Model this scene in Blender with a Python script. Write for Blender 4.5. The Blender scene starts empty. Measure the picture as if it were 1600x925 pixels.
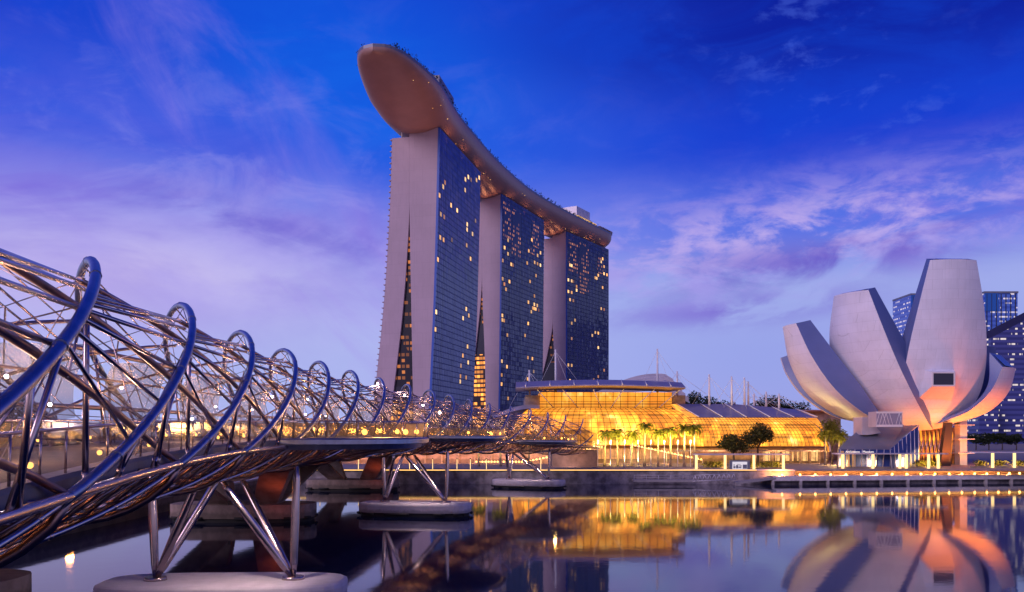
import bpy, math, random
from mathutils import Vector, Matrix
random.seed(7)
C = bpy.context.scene
COL = C.collection
PI = math.pi
R = math.radians
F, CH = 1370.0, 11.4          # focal length in photo pixels, eye height above the water

# ------------------------------------------------------------------ camera
cam = bpy.data.cameras.new('camera'); camo = bpy.data.objects.new('camera', cam); COL.objects.link(camo)
camo.location = (0, 0, CH); camo.rotation_euler = (R(90), 0, 0)
cam.sensor_width = 36; cam.lens = 36*F/1600; cam.shift_y = 217.5/1600
cam.clip_start = 0.5; cam.clip_end = 20000
C.camera = camo
C.view_settings.view_transform = 'Standard'; C.view_settings.look = 'None'
C.view_settings.exposure = 0.0; C.view_settings.gamma = 1.0
C.render.engine = 'CYCLES'
try:
    C.cycles.use_denoising = True; C.cycles.denoiser = 'OPENIMAGEDENOISE'
    C.cycles.max_bounces = 7; C.cycles.transparent_max_bounces = 16; C.cycles.use_light_tree = True
    C.cycles.sample_clamp_indirect = 6; C.cycles.caustics_reflective = False; C.cycles.caustics_refractive = False
except Exception: pass

def lin(r, g, b):
    f = lambda c: (c/255/12.92) if c/255 <= .04045 else ((c/255+.055)/1.055)**2.4
    return (f(r), f(g), f(b), 1)

# ------------------------------------------------------------------ sky
W = bpy.data.worlds.new('World'); C.world = W; W.use_nodes = True
NT = W.node_tree; NT.nodes.clear()
class NB:
    """small helper to write node graphs"""
    def __init__(s, nt): s.nt = nt
    def n(s, t, **k):
        nd = s.nt.nodes.new(t)
        for a, v in k.items(): setattr(nd, a, v)
        return nd
    def put(s, sock, v):
        if isinstance(v, bpy.types.NodeSocket): s.nt.links.new(v, sock)
        else: sock.default_value = v
    def m(s, op, a, b=0.0, c=None, clamp=False):
        nd = s.n('ShaderNodeMath', operation=op, use_clamp=clamp); s.put(nd.inputs[0], a); s.put(nd.inputs[1], b)
        if c is not None: s.put(nd.inputs[2], c)
        return nd.outputs[0]
    def ramp(s, f, stops, interp='EASE'):
        nd = s.n('ShaderNodeValToRGB'); cr = nd.color_ramp; cr.interpolation = interp
        while len(cr.elements) > 1: cr.elements.remove(cr.elements[0])
        cr.elements[0].position = stops[0][0]; cr.elements[0].color = stops[0][1]
        for p, c in stops[1:]: e = cr.elements.new(p); e.color = c
        s.put(nd.inputs[0], f); return nd.outputs[0]
    def mix(s, f, a, b, mode='MIX'):
        nd = s.n('ShaderNodeMix', data_type='RGBA', blend_type=mode); s.put(nd.inputs[0], f); s.put(nd.inputs[6], a); s.put(nd.inputs[7], b)
        return nd.outputs[2]
    def comb(s, x, y, z=0.0):
        nd = s.n('ShaderNodeCombineXYZ'); s.put(nd.inputs[0], x); s.put(nd.inputs[1], y); s.put(nd.inputs[2], z); return nd.outputs[0]
    def noise(s, vec, scale, detail=4, rough=.55, dist=0.0, out=0):
        nd = s.n('ShaderNodeTexNoise'); s.put(nd.inputs['Vector'], vec); nd.inputs['Scale'].default_value = scale
        nd.inputs['Detail'].default_value = detail; nd.inputs['Roughness'].default_value = rough; nd.inputs['Distortion'].default_value = dist
        return nd.outputs[out]
    def smooth(s, v, a, b):
        nd = s.n('ShaderNodeMapRange', interpolation_type='SMOOTHSTEP'); s.put(nd.inputs[0], v); nd.inputs[1].default_value = a; nd.inputs[2].default_value = b
        return nd.outputs[0]
g = NB(NT)
tc = g.n('ShaderNodeTexCoord').outputs['Generated']
sp = g.n('ShaderNodeSeparateXYZ'); NT.links.new(tc, sp.inputs[0])
dx, dy, dz = sp.outputs
az = g.m('ARCTAN2', dx, dy)                   # radians, 0 straight down the bay, + to the right
el = g.m('ARCSINE', dz)                       # radians
def E(deg): return max(0, min(1, (deg+2)/92))
eln = g.m('DIVIDE', g.m('ADD', g.m('MULTIPLY', el, 180/PI), 2.0), 92.0, clamp=True)
left = g.ramp(eln, [(E(0), lin(172,180,236)), (E(5), lin(170,182,239)), (E(9), lin(162,174,240)), (E(12.5), lin(142,148,236)), (E(18), lin(56,92,224)),
                    (E(24), lin(16,60,202)), (E(35), lin(6,44,176)), (E(60), lin(6,26,110)), (1, lin(6,20,88))])
right = g.ramp(eln, [(E(0), lin(156,164,230)), (E(5), lin(150,162,232)), (E(9), lin(158,170,234)), (E(13), lin(86,112,228)), (E(18), lin(10,58,206)),
                     (E(24), lin(2,28,158)), (E(35), lin(4,22,124)), (E(60), lin(5,18,86)), (1, lin(5,16,76))])
base = g.mix(g.smooth(az, -.10, .30), left, right)
# bright blue opening left of the towers' top
def blob(a0, e0, sa, se, tilt=0.0):
    a = g.m('SUBTRACT', az, a0); e = g.m('SUBTRACT', el, e0)
    if tilt: e = g.m('SUBTRACT', e, g.m('MULTIPLY', a, tilt))
    q = g.m('ADD', g.m('POWER', g.m('ABSOLUTE', g.m('DIVIDE', a, sa)), 2.0), g.m('POWER', g.m('ABSOLUTE', g.m('DIVIDE', e, se)), 2.0))
    return g.m('EXPONENT', g.m('MULTIPLY', q, -1.0))
base = g.mix(g.m('MULTIPLY', blob(-.17, .37, .20, .11, -.25), .95), base, lin(8,96,228))
base = g.mix(g.m('MULTIPLY', blob(-.44, .165, .26, .065), .9), base, lin(204,190,238))
# clouds live on a flat layer far above: project the direction on it
den = g.m('ADD', g.m('MAXIMUM', dz, 0.0), 0.16)
cu = g.m('DIVIDE', dx, den); cv = g.m('DIVIDE', dy, den)
layer = g.comb(cu, cv, 0.0)
ang = g.comb(az, g.m('MULTIPLY', el, 2.3), 0.0)
n_soft = g.noise(ang, 3.4, 6, .55, .6)
n_wisp = g.noise(g.comb(g.m('SUBTRACT', g.m('MULTIPLY', az, 1.3), g.m('MULTIPLY', el, 1.9)), g.m('ADD', g.m('MULTIPLY', az, 5.5), g.m('MULTIPLY', el, 4.6)), 3.1), 1.5, 8, .6, .5)
n_fine = g.noise(g.comb(az, g.m('MULTIPLY', el, 2.6), 1.7), 13.0, 9, .62, .5)
n_puff = g.noise(g.comb(az, g.m('MULTIPLY', el, 2.0), 4.2), 22.0, 8, .6, .3)
# violet veil across the left half
veil = g.m('MULTIPLY', g.smooth(n_soft, .34, .64), g.m('MAXIMUM', blob(-.44, .235, .26, .085, -.25), g.m('MULTIPLY', blob(-.20, .215, .13, .06, -.45), .9)))
col = g.mix(g.m('MULTIPLY', veil, .9), base, lin(118,98,216))
wisp = g.m('MULTIPLY', g.smooth(n_wisp, .46, .74), g.m('ADD', blob(-.36, .33, .20, .15, -.9), g.m('MULTIPLY', blob(-.30, .16, .32, .08), .8)))
col = g.mix(g.m('MULTIPLY', wisp, .7), col, lin(160,138,232))
dusk = g.m('MULTIPLY', g.smooth(g.noise(ang, 5.2, 7, .6, .5), .42, .62), blob(-.27, .226, .20, .026, -.15))
col = g.mix(g.m('MULTIPLY', dusk, .7), col, lin(104,92,206))
pale = g.m('MULTIPLY', g.smooth(g.noise(ang, 4.0, 6, .6, .6), .40, .66), blob(-.26, .215, .16, .03, -.15))
col = g.mix(g.m('MULTIPLY', pale, .6), col, lin(166,150,236))
# lavender cloud bank on the right: lit upper edge, violet belly
bank = blob(.35, .222, .25, .050, .07)
bk = g.smooth(g.m('ADD', g.m('MULTIPLY', n_fine, .6), g.m('MULTIPLY', n_soft, .5)), .46, .66)
col = g.mix(g.m('MULTIPLY', g.m('MULTIPLY', bk, bank), .8), col, lin(140,124,226))
lit = g.m('MULTIPLY', g.smooth(g.m('ADD', g.m('MULTIPLY', n_puff, .5), g.m('MULTIPLY', n_fine, .5)), .44, .62), blob(.33, .220, .24, .038, .07))
col = g.mix(g.m('MULTIPLY', lit, .85), col, lin(204,180,236))
lit2 = g.m('MULTIPLY', g.smooth(g.m('ADD', g.m('MULTIPLY', n_puff, .5), g.m('MULTIPLY', n_fine, .5)), .42, .60), blob(.28, .205, .14, .022, .05))
col = g.mix(g.m('MULTIPLY', lit2, .8), col, lin(192,174,238))
belly = g.m('MULTIPLY', g.smooth(g.noise(ang, 6.5, 7, .6, .7), .40, .60), blob(.36, .188, .20, .024, .10))
col = g.mix(g.m('MULTIPLY', belly, .85), col, lin(100,80,196))
low = g.m('MULTIPLY', g.smooth(g.noise(ang, 7.5, 7, .6, .4), .40, .58), blob(.25, .138, .13, .016, .05))
col = g.mix(g.m('MULTIPLY', low, .8), col, lin(114,94,206))
low2 = g.m('MULTIPLY', g.smooth(n_fine, .42, .62), blob(.20, .165, .14, .022, .05))
col = g.mix(g.m('MULTIPLY', low2, .5), col, lin(170,160,238))
high = g.m('MULTIPLY', g.smooth(n_puff, .52, .70), blob(.36, .36, .16, .10, -.6))
col = g.mix(g.m('MULTIPLY', high, .5), col, lin(70,100,220))
mott = g.smooth(g.noise(ang, 6.0, 8, .62, .8), .38, .66)
col = g.mix(g.m('MULTIPLY', g.m('MULTIPLY', mott, g.smooth(el, .20, .34)), .35), col, lin(6,70,214))
mot2 = g.smooth(g.noise(g.comb(az, g.m('MULTIPLY', el, 2.0), 9.0), 9.0, 8, .62, .6), .46, .68)
col = g.mix(g.m('MULTIPLY', g.m('MULTIPLY', mot2, blob(-.34, .20, .34, .16)), .35), col, lin(176,166,240))
# glow added low in the unseen sky behind the viewer, to tint walls and steel
back = g.m('MULTIPLY', g.smooth(g.m('MULTIPLY', dy, -1.0), -.25, .7), g.smooth(el, .95, .02))
col = g.mix(g.m('MULTIPLY', back, .92), col, (.48, .39, .62, 1))
below = g.smooth(el, -.01, -.06)
col = g.mix(below, col, (.03, .03, .06, 1))
sky = g.n('ShaderNodeTexSky', sky_type='NISHITA', sun_disc=False, sun_elevation=R(1.0), sun_rotation=R(205))
bg1 = g.n('ShaderNodeBackground'); NT.links.new(col, bg1.inputs[0]); bg1.inputs[1].default_value = 1.0
bg2 = g.n('ShaderNodeBackground'); NT.links.new(sky.outputs[0], bg2.inputs[0]); bg2.inputs[1].default_value = .006
add = g.n('ShaderNodeAddShader'); NT.links.new(bg1.outputs[0], add.inputs[0]); NT.links.new(bg2.outputs[0], add.inputs[1])
wo = g.n('ShaderNodeOutputWorld'); NT.links.new(add.outputs[0], wo.inputs[0])
# ------------------------------------------------------------------ last light of the day, broad and pink, from behind the viewer's left
sl = bpy.data.lights.new('sun', 'SUN'); sl.energy = 1.35; sl.angle = R(25); sl.color = (1, .77, .95)
so = bpy.data.objects.new('sun', sl); COL.objects.link(so); so.rotation_euler = (R(66), 0, R(-46))

# ------------------------------------------------------------------ mesh helpers
class MB:
    def __init__(s): s.v = []; s.f = []; s.uv = {}; s.sm = []
    def quad(s, a, b, c, d, uv=None):
        i = len(s.v); s.v += [tuple(a), tuple(b), tuple(c), tuple(d)]; s.f.append((i, i+1, i+2, i+3)); s.sm.append(False)
        if uv: s.uv[len(s.f)-1] = uv
    def tri(s, a, b, c):
        i = len(s.v); s.v += [tuple(a), tuple(b), tuple(c)]; s.f.append((i, i+1, i+2)); s.sm.append(False)
    def poly(s, pts):
        i = len(s.v); s.v += [tuple(p) for p in pts]; s.f.append(tuple(range(i, i+len(pts)))); s.sm.append(False)
    def hexa(s, p):            # eight corners, bottom 4 then top 4
        i = len(s.v); s.v += [tuple(q) for q in p]
        for f in ((3,2,1,0), (4,5,6,7), (0,1,5,4), (1,2,6,5), (2,3,7,6), (3,0,4,7)): s.f.append(tuple(i+k for k in f)); s.sm.append(False)
    def box(s, x0, x1, y0, y1, z0, z1):
        s.hexa([(x0,y0,z0), (x1,y0,z0), (x1,y1,z0), (x0,y1,z0), (x0,y0,z1), (x1,y0,z1), (x1,y1,z1), (x0,y1,z1)])
    def prism(s, poly, z0, z1):  # plan polygon, counter-clockwise
        i = len(s.v); n = len(poly)
        s.v += [(p[0], p[1], z0) for p in poly] + [(p[0], p[1], z1) for p in poly]
        s.f.append(tuple(range(i+n-1, i-1, -1))); s.f.append(tuple(range(i+n, i+2*n))); s.sm += [False, False]
        for k in range(n): s.f.append((i+k, i+(k+1) % n, i+n+(k+1) % n, i+n+k)); s.sm.append(False)
    def tube(s, path, r, n=8, caps=True, closed=False):
        path = [Vector(p) for p in path]; m = len(path)
        rr = r if isinstance(r, (list, tuple)) else [r]*m
        i0 = len(s.v); u = None
        for k in range(m):
            if closed: t = path[(k+1) % m]-path[k-1]
            else: t = path[min(k+1, m-1)]-path[max(k-1, 0)]
            t.normalize()
            if u is None:
                u = t.cross(Vector((0,0,1)))
                if u.length < .05: u = t.cross(Vector((1,0,0)))
            else: u = u - t*u.dot(t)
            u.normalize(); w = t.cross(u)
            for j in range(n):
                a = 2*PI*j/n; s.v.append(tuple(path[k]+(u*math.cos(a)+w*math.sin(a))*rr[k]))
        for k in range(m if closed else m-1):
            k2 = (k+1) % m
            for j in range(n):
                j2 = (j+1) % n; s.f.append((i0+k*n+j, i0+k*n+j2, i0+k2*n+j2, i0+k2*n+j)); s.sm.append(True)
        if caps and not closed:
            s.f.append(tuple(i0+j for j in range(n-1, -1, -1))); s.f.append(tuple(i0+(m-1)*n+j for j in range(n))); s.sm += [False, False]
    def rod(s, a, b, r, r2=None, n=6): s.tube([a, b], [r, r if r2 is None else r2], n)
    def grid(s, rows, uvs=None, smooth=True, flip=False):   # rows of equal length
        i = len(s.v); m = len(rows[0])
        for rw in rows: s.v += [tuple(p) for p in rw]
        for a in range(len(rows)-1):
            for b in range(m-1):
                f = (i+a*m+b, i+a*m+b+1, i+(a+1)*m+b+1, i+(a+1)*m+b)
                s.f.append(f[::-1] if flip else f); s.sm.append(smooth)
                if uvs:
                    q = (uvs[a][b], uvs[a][b+1], uvs[a+1][b+1], uvs[a+1][b]); s.uv[len(s.f)-1] = q[::-1] if flip else q
    def ball(s, c, r, n=8, m=6, sz=1.0):
        i = len(s.v)
        for a in range(m+1):
            t = PI*a/m
            for b in range(n):
                p = 2*PI*b/n; s.v.append((c[0]+r*math.sin(t)*math.cos(p), c[1]+r*math.sin(t)*math.sin(p), c[2]+r*sz*math.cos(t)))
        for a in range(m):
            for b in range(n): s.f.append((i+a*n+b, i+(a+1)*n+b, i+(a+1)*n+(b+1) % n, i+a*n+(b+1) % n)); s.sm.append(True)
    def build(s, name, mat, parent=None):
        o0 = WL.get(parent.name, Vector()) if parent else Vector()
        me = bpy.data.meshes.new(name)
        me.from_pydata([(x-o0.x, y-o0.y, z-o0.z) for x, y, z in s.v], [], s.f)
        me.polygons.foreach_set('use_smooth', s.sm)
        if s.uv:
            l = me.uv_layers.new(name='UVMap')
            for fi, q in s.uv.items():
                for k, li in enumerate(me.polygons[fi].loop_indices): l.data[li].uv = q[k]
        me.materials.append(mat); me.update()
        o = bpy.data.objects.new(name, me); COL.objects.link(o)
        if parent: o.parent = parent; WL[o.name] = o0
        return o
WL = {}
def tag(o, label=None, cat=None, group=None, kind=None):
    for k, v in (('label', label), ('category', cat), ('group', group), ('kind', kind)):
        if v: o[k] = v
    return o
def thing(name, loc, label, cat, group=None):
    o = bpy.data.objects.new(name, None); COL.objects.link(o); o.location = loc; o.empty_display_size = .5
    WL[o.name] = Vector(loc); return tag(o, label, cat, group)
def copy_tree(o, parent=None):
    c = o.copy(); COL.objects.link(c)
    if parent: c.parent = parent
    for ch in list(o.children): copy_tree(ch, c)
    return c
def P(x, y, Y): return Vector(((x-800)*Y/F, Y, CH+(680-y)*Y/F))   # a photo pixel at its own distance

# ------------------------------------------------------------------ materials
def mat(name, col, rough=.6, metal=0.0, var=0.0, vscale=1.0, bump=0.0, bscale=8.0, spec=.5, streak=None, seams=None, tide=None):
    m = bpy.data.materials.new(name); m.use_nodes = True; nt = m.node_tree; b = nt.nodes['Principled BSDF']
    b.inputs['Base Color'].default_value = (*col[:3], 1); b.inputs['Roughness'].default_value = rough; b.inputs['Metallic'].default_value = metal
    b.inputs['Specular IOR Level'].default_value = spec
    q = NB(nt)
    if var or bump:
        oc = q.n('ShaderNodeTexCoord').outputs['Object']
        if streak:
            mp = q.n('ShaderNodeMapping'); nt.links.new(oc, mp.inputs[0]); mp.inputs['Scale'].default_value = streak; oc = mp.outputs[0]
    if var:
        nz = q.noise(oc, vscale, 6, .6)
        f = q.smooth(nz, .3, .7)
        c = q.mix(f, tuple(x*(1-var) for x in col[:3])+(1,), tuple(min(1, x*(1+var)) for x in col[:3])+(1,))
        if seams or tide:
            so_ = q.n('ShaderNodeSeparateXYZ'); nt.links.new(q.n('ShaderNodeTexCoord').outputs['Object'], so_.inputs[0])
        if seams:      # panel joints: rows of height seams[0], staggered uprights every seams[1] metres, and rain streaks below the joints
            fz = q.m('FRACT', q.m('DIVIDE', so_.outputs[2], seams[0])); rowi = q.m('FLOOR', q.m('DIVIDE', so_.outputs[2], seams[0]))
            fx = q.m('FRACT', q.m('ADD', q.m('DIVIDE', q.m('ADD', so_.outputs[0], q.m('MULTIPLY', so_.outputs[1], .35)), seams[1]), q.m('MULTIPLY', rowi, .5)))
            jn = q.m('MAXIMUM', q.m('LESS_THAN', fz, seams[2]/seams[0]), q.m('LESS_THAN', fx, seams[2]/seams[1]))
            st = q.smooth(q.noise(q.comb(q.m('MULTIPLY', so_.outputs[0], 1.6), q.m('MULTIPLY', so_.outputs[1], 1.6), q.m('MULTIPLY', so_.outputs[2], .07)), 1.0, 5, .65), .45, .75)
            pv_ = q.n('ShaderNodeTexWhiteNoise', noise_dimensions='2D'); nt.links.new(q.comb(q.m('FLOOR', q.m('ADD', q.m('DIVIDE', q.m('ADD', so_.outputs[0], q.m('MULTIPLY', so_.outputs[1], .35)), seams[1]), q.m('MULTIPLY', rowi, .5))), rowi), pv_.inputs['Vector'])
            c = q.mix(q.m('ADD', q.m('ADD', q.m('MULTIPLY', jn, seams[3]), q.m('MULTIPLY', st, .12)), q.m('MULTIPLY', pv_.outputs[0], .07), clamp=True), c, tuple(x*.35 for x in col[:3])+(1,))
        if tide:       # waterline stain with a ragged upper edge
            td = q.smooth(q.m('ADD', so_.outputs[2], q.m('MULTIPLY', q.noise(q.n('ShaderNodeTexCoord').outputs['Object'], .9, 5, .7), -1.3)), tide, tide-.55)
            c = q.mix(q.m('MULTIPLY', td, .5), c, (.045, .04, .03, 1))
        nt.links.new(c, b.inputs['Base Color'])
        nt.links.new(q.m('ADD', q.m('MULTIPLY', nz, .25*rough), rough*.87), b.inputs['Roughness'])
    if bump:
        bp = q.n('ShaderNodeBump'); bp.inputs['Strength'].default_value = bump; bp.inputs['Distance'].default_value = .05
        nt.links.new(q.noise(oc, bscale, 5, .6), bp.inputs['Height']); nt.links.new(bp.outputs[0], b.inputs['Normal'])
    return m
def lit_front(name, col, strength):
    m = bpy.data.materials.new(name); m.use_nodes = True; nt = m.node_tree; b = nt.nodes['Principled BSDF']; q = NB(nt)
    oc = q.n('ShaderNodeTexCoord').outputs['Object']; b.inputs['Base Color'].default_value = (.08, .06, .05, 1); b.inputs['Emission Color'].default_value = (*col, 1)
    s_ = q.n('ShaderNodeSeparateXYZ'); nt.links.new(oc, s_.inputs[0])
    bar = q.m('GREATER_THAN', q.m('FRACT', q.m('DIVIDE', s_.outputs[0], 1.3)), .12)
    nt.links.new(q.m('MULTIPLY', bar, q.m('MULTIPLY', q.m('ADD', q.m('MULTIPLY', q.noise(oc, .9, 4, .65), 2.2), -.3, clamp=False), strength)), b.inputs['Emission Strength']); return m
def glow(name, col, strength):
    m = bpy.data.materials.new(name); m.use_nodes = True; nt = m.node_tree; b = nt.nodes['Principled BSDF']
    b.inputs['Base Color'].default_value = (.1, .1, .1, 1); b.inputs['Emission Color'].default_value = (*col, 1); b.inputs['Emission Strength'].default_value = strength
    return m
M = {}
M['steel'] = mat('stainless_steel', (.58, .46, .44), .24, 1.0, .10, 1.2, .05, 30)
M['steel_dark'] = mat('dark_brown_steel', (.36, .24, .22), .32, 1.0, .2, 1.5)  # darker, browner copy of the steel above
M['steel_sky_tint'] = mat('sky_tinted_tube_steel', (.36, .38, .47), .40, 1.0, .16, 1.4, .06, 25)  # same steel as the lower tubes, blue sky reflection put into the colour
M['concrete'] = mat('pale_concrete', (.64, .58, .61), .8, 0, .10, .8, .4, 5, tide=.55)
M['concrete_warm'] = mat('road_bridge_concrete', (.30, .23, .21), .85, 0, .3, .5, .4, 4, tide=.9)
M['wallpanel'] = mat('tower_wall_panel', (.50, .38, .45), .62, 0, .06, .05, seams=(6.8, 9.0, .25, .11))
M['stone'] = mat('seawall_stone', (.27, .24, .26), .85, 0, .5, .5, .6, 2)
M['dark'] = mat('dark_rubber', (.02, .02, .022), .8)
M['roofgrey'] = mat('roof_panel_grey', (.20, .21, .27), .45, .3, .12, .15)
M['roofpale'] = mat('roof_panel_pale', (.56, .53, .60), .4, .3, .10, .2)
M['white'] = mat('white_painted_steel', (.78, .76, .78), .4)
M['pave'] = mat('promenade_paving', (.30, .25, .22), .7, 0, .2, .6)
M['timber'] = mat('boardwalk_timber', (.22, .17, .15), .7, 0, .25, 1.0)
M['frame'] = mat('dark_mullion', (.05, .035, .03), .5, .3)
M['bark'] = mat('palm_bark', (.24, .18, .13), .9, 0, .3, 4, .5, 10)
M['bark_dark'] = mat('tree_bark', (.08, .055, .04), .9, 0, .3, 4)
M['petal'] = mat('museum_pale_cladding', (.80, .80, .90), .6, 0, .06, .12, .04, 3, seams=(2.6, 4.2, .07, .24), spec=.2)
M['petal_side'] = mat('museum_side_blue_shade', (.13, .18, .40), .4, 0, .06, .15)  # sides are the same pale cladding, blue sky-lit shade put into the colour
def leafmat(name, c, var=.4, tl=.4):
    m = mat(name, c, .55, 0, var, 1.3, 0, 1, .3); nt = m.node_tree; b = nt.nodes['Principled BSDF']; out = nt.nodes['Material Output']
    t_ = nt.nodes.new('ShaderNodeBsdfTranslucent'); mx = nt.nodes.new('ShaderNodeMixShader'); mx.inputs[0].default_value = tl
    lk = b.inputs['Base Color'].links[0].from_socket; nt.links.new(lk, t_.inputs[0])
    nt.links.new(b.outputs[0], mx.inputs[1]); nt.links.new(t_.outputs[0], mx.inputs[2]); nt.links.new(mx.outputs[0], out.inputs[0])
    return m
M['palm'] = leafmat('palm_frond_green', (.17, .17, .02), .4, .5)
M['leaf'] = leafmat('broadleaf_green', (.055, .06, .02))
M['leaf_dark'] = leafmat('hill_tree_green', (.035, .05, .02))
M['hedge'] = leafmat('hedge_green', (.12, .14, .02))
M['bulb_warm'] = glow('warm_lamp', (1, .45, .10), 6)
M['bulb_edge'] = glow('edge_lamp_glow', (1, .44, .10), 12)
M['bulb_white'] = glow('white_lamp', (1, .82, .88), 30)
M['lit_win'] = glow('lit_window_warm', (1, .54, .18), 1.35)
M['lit_win_dim'] = glow('lit_window_dim', (1, .42, .14), .55)
M['lit_post'] = glow('backlit_post', (1, .66, .26), 1.8)
M['strip'] = glow('edge_light_strip', (1, .55, .13), 2.0)
M['shop'] = lit_front('shop_light', (1, .56, .20), 1.25); M['shop_dim'] = lit_front('shop_light_dim', (1, .40, .14), .65)

def window_mat(name, c1, c2, lo, hi):
    m = bpy.data.materials.new(name); m.use_nodes = True; nt = m.node_tree; b = nt.nodes['Principled BSDF']; q = NB(nt)
    rd = q.n('ShaderNodeObjectInfo').outputs['Random']; r2 = q.m('FRACT', q.m('MULTIPLY', rd, 17.3))
    oc = q.n('ShaderNodeTexCoord').outputs['Object']; nz = q.noise(oc, .8, 3, .6)
    nt.links.new(q.mix(r2, c1, c2), b.inputs['Emission Color']); b.inputs['Base Color'].default_value = (.05, .05, .06, 1)
    nt.links.new(q.m('MULTIPLY', q.m('ADD', q.m('MULTIPLY', rd, hi-lo), lo), q.m('ADD', q.m('MULTIPLY', nz, 1.6), .2)), b.inputs['Emission Strength']); return m
M['lit_win'] = window_mat('lit_window_warm', (1, .42, .10, 1), (1, .62, .26, 1), .55, 2.0)
M['lit_win_dim'] = window_mat('lit_window_dim', (1, .34, .10, 1), (.9, .55, .3, 1), .2, .7)
M['solar'] = mat('solar_panel_grey', (.30, .28, .38), .35, .2, .12, .3)
def glass_rail():
    m = bpy.data.materials.new('rail_glass'); m.use_nodes = True; nt = m.node_tree; nt.nodes.clear(); q = NB(nt)
    tr = q.n('ShaderNodeBsdfTransparent'); tr.inputs[0].default_value = (.93, .90, .86, 1)
    pr = q.n('ShaderNodeBsdfPrincipled'); pr.inputs['Base Color'].default_value = (.20, .15, .11, 1); pr.inputs['Roughness'].default_value = .12
    fr = q.n('ShaderNodeFresnel'); fr.inputs[0].default_value = 1.4
    mx = q.n('ShaderNodeMixShader'); nt.links.new(q.m('ADD', q.m('MULTIPLY', fr.outputs[0], .5), .05, clamp=True), mx.inputs[0])
    nt.links.new(tr.outputs[0], mx.inputs[1]); nt.links.new(pr.outputs[0], mx.inputs[2])
    o = q.n('ShaderNodeOutputMaterial'); nt.links.new(mx.outputs[0], o.inputs[0]); return m
M['glass'] = glass_rail()
M['podglass'] = glass_rail(); M['podglass'].name = 'pod_glass_amber'
for nd in M['podglass'].node_tree.nodes:
    if nd.type == 'BSDF_TRANSPARENT': nd.inputs[0].default_value = (.95, .82, .58, 1)
    if nd.type == 'BSDF_PRINCIPLED': nd.inputs['Base Color'].default_value = (.8, .55, .25, 1)
    if nd.type == 'MATH' and nd.operation == 'ADD': nd.inputs[1].default_value = .24
def mesh_canopy():
    m = bpy.data.materials.new('perforated_canopy'); m.use_nodes = True; nt = m.node_tree; nt.nodes.clear(); q = NB(nt)
    tr = q.n('ShaderNodeBsdfTransparent')
    pr = q.n('ShaderNodeBsdfPrincipled'); pr.inputs['Base Color'].default_value = (.20, .18, .20, 1); pr.inputs['Roughness'].default_value = .3; pr.inputs['Metallic'].default_value = .4
    mx = q.n('ShaderNodeMixShader'); mx.inputs[0].default_value = .5
    nt.links.new(tr.outputs[0], mx.inputs[1]); nt.links.new(pr.outputs[0], mx.inputs[2])
    o = q.n('ShaderNodeOutputMaterial'); nt.links.new(mx.outputs[0], o.inputs[0]); return m
M['canopy'] = mesh_canopy()

def facade_mat(name, c1, c2, bay=3.2, flr=3.4, rough=.12, spec=.45, glints=0.0):
    """curtain wall glass in metres of uv: panes of slightly different glass, dark joints"""
    m = bpy.data.materials.new(name); m.use_nodes = True; nt = m.node_tree; b = nt.nodes['Principled BSDF']; q = NB(nt)
    uv = q.n('ShaderNodeUVMap').outputs[0]; s = q.n('ShaderNodeSeparateXYZ'); nt.links.new(uv, s.inputs[0])
    iu = q.m('FLOOR', q.m('DIVIDE', s.outputs[0], bay)); iv = q.m('FLOOR', q.m('DIVIDE', s.outputs[1], flr))
    wn = q.n('ShaderNodeTexWhiteNoise', noise_dimensions='2D'); nt.links.new(q.comb(iu, iv), wn.inputs['Vector'])
    wc = q.n('ShaderNodeTexWhiteNoise', noise_dimensions='1D'); nt.links.new(iu, wc.inputs['W'])
    f = q.m('ADD', q.m('MULTIPLY', wn.outputs[0], .4), q.m('MULTIPLY', wc.outputs[0], .6))
    colr = q.mix(f, c1, c2)
    fu = q.m('FRACT', q.m('DIVIDE', s.outputs[0], bay)); fv = q.m('FRACT', q.m('DIVIDE', s.outputs[1], flr))
    joint = q.m('MAXIMUM', q.m('LESS_THAN', fu, .11), q.m('LESS_THAN', fv, .16))
    colr = q.mix(q.m('MULTIPLY', joint, .5), colr, tuple(x*.25 for x in c1[:3])+(1,))
    nt.links.new(colr, b.inputs['Base Color']); nt.links.new(q.m('ADD', q.m('MULTIPLY', joint, .4), rough), b.inputs['Roughness'])
    b.inputs['Specular IOR Level'].default_value = spec
    nm = q.n('ShaderNodeVectorMath', operation='SCALE'); vv = q.n('ShaderNodeVectorMath', operation='SUBTRACT'); nt.links.new(wn.outputs[1], vv.inputs[0]); vv.inputs[1].default_value = (.5,.5,.5)
    nt.links.new(vv.outputs[0], nm.inputs[0]); nm.inputs['Scale'].default_value = .07
    gm = q.n('ShaderNodeNewGeometry'); ad = q.n('ShaderNodeVectorMath', operation='ADD'); nt.links.new(gm.outputs['Normal'], ad.inputs[0]); nt.links.new(nm.outputs[0], ad.inputs[1])
    no = q.n('ShaderNodeVectorMath', operation='NORMALIZE'); nt.links.new(ad.outputs[0], no.inputs[0]); nt.links.new(no.outputs[0], b.inputs['Normal'])
    return m
M['curtain_blue'] = facade_mat('tower_glass_blue', lin(54,62,118), lin(84,98,166), spec=.38)
M['curtain_dark'] = facade_mat('tower_glass_dark', lin(38,36,78), lin(62,60,118), spec=.38)

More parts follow.
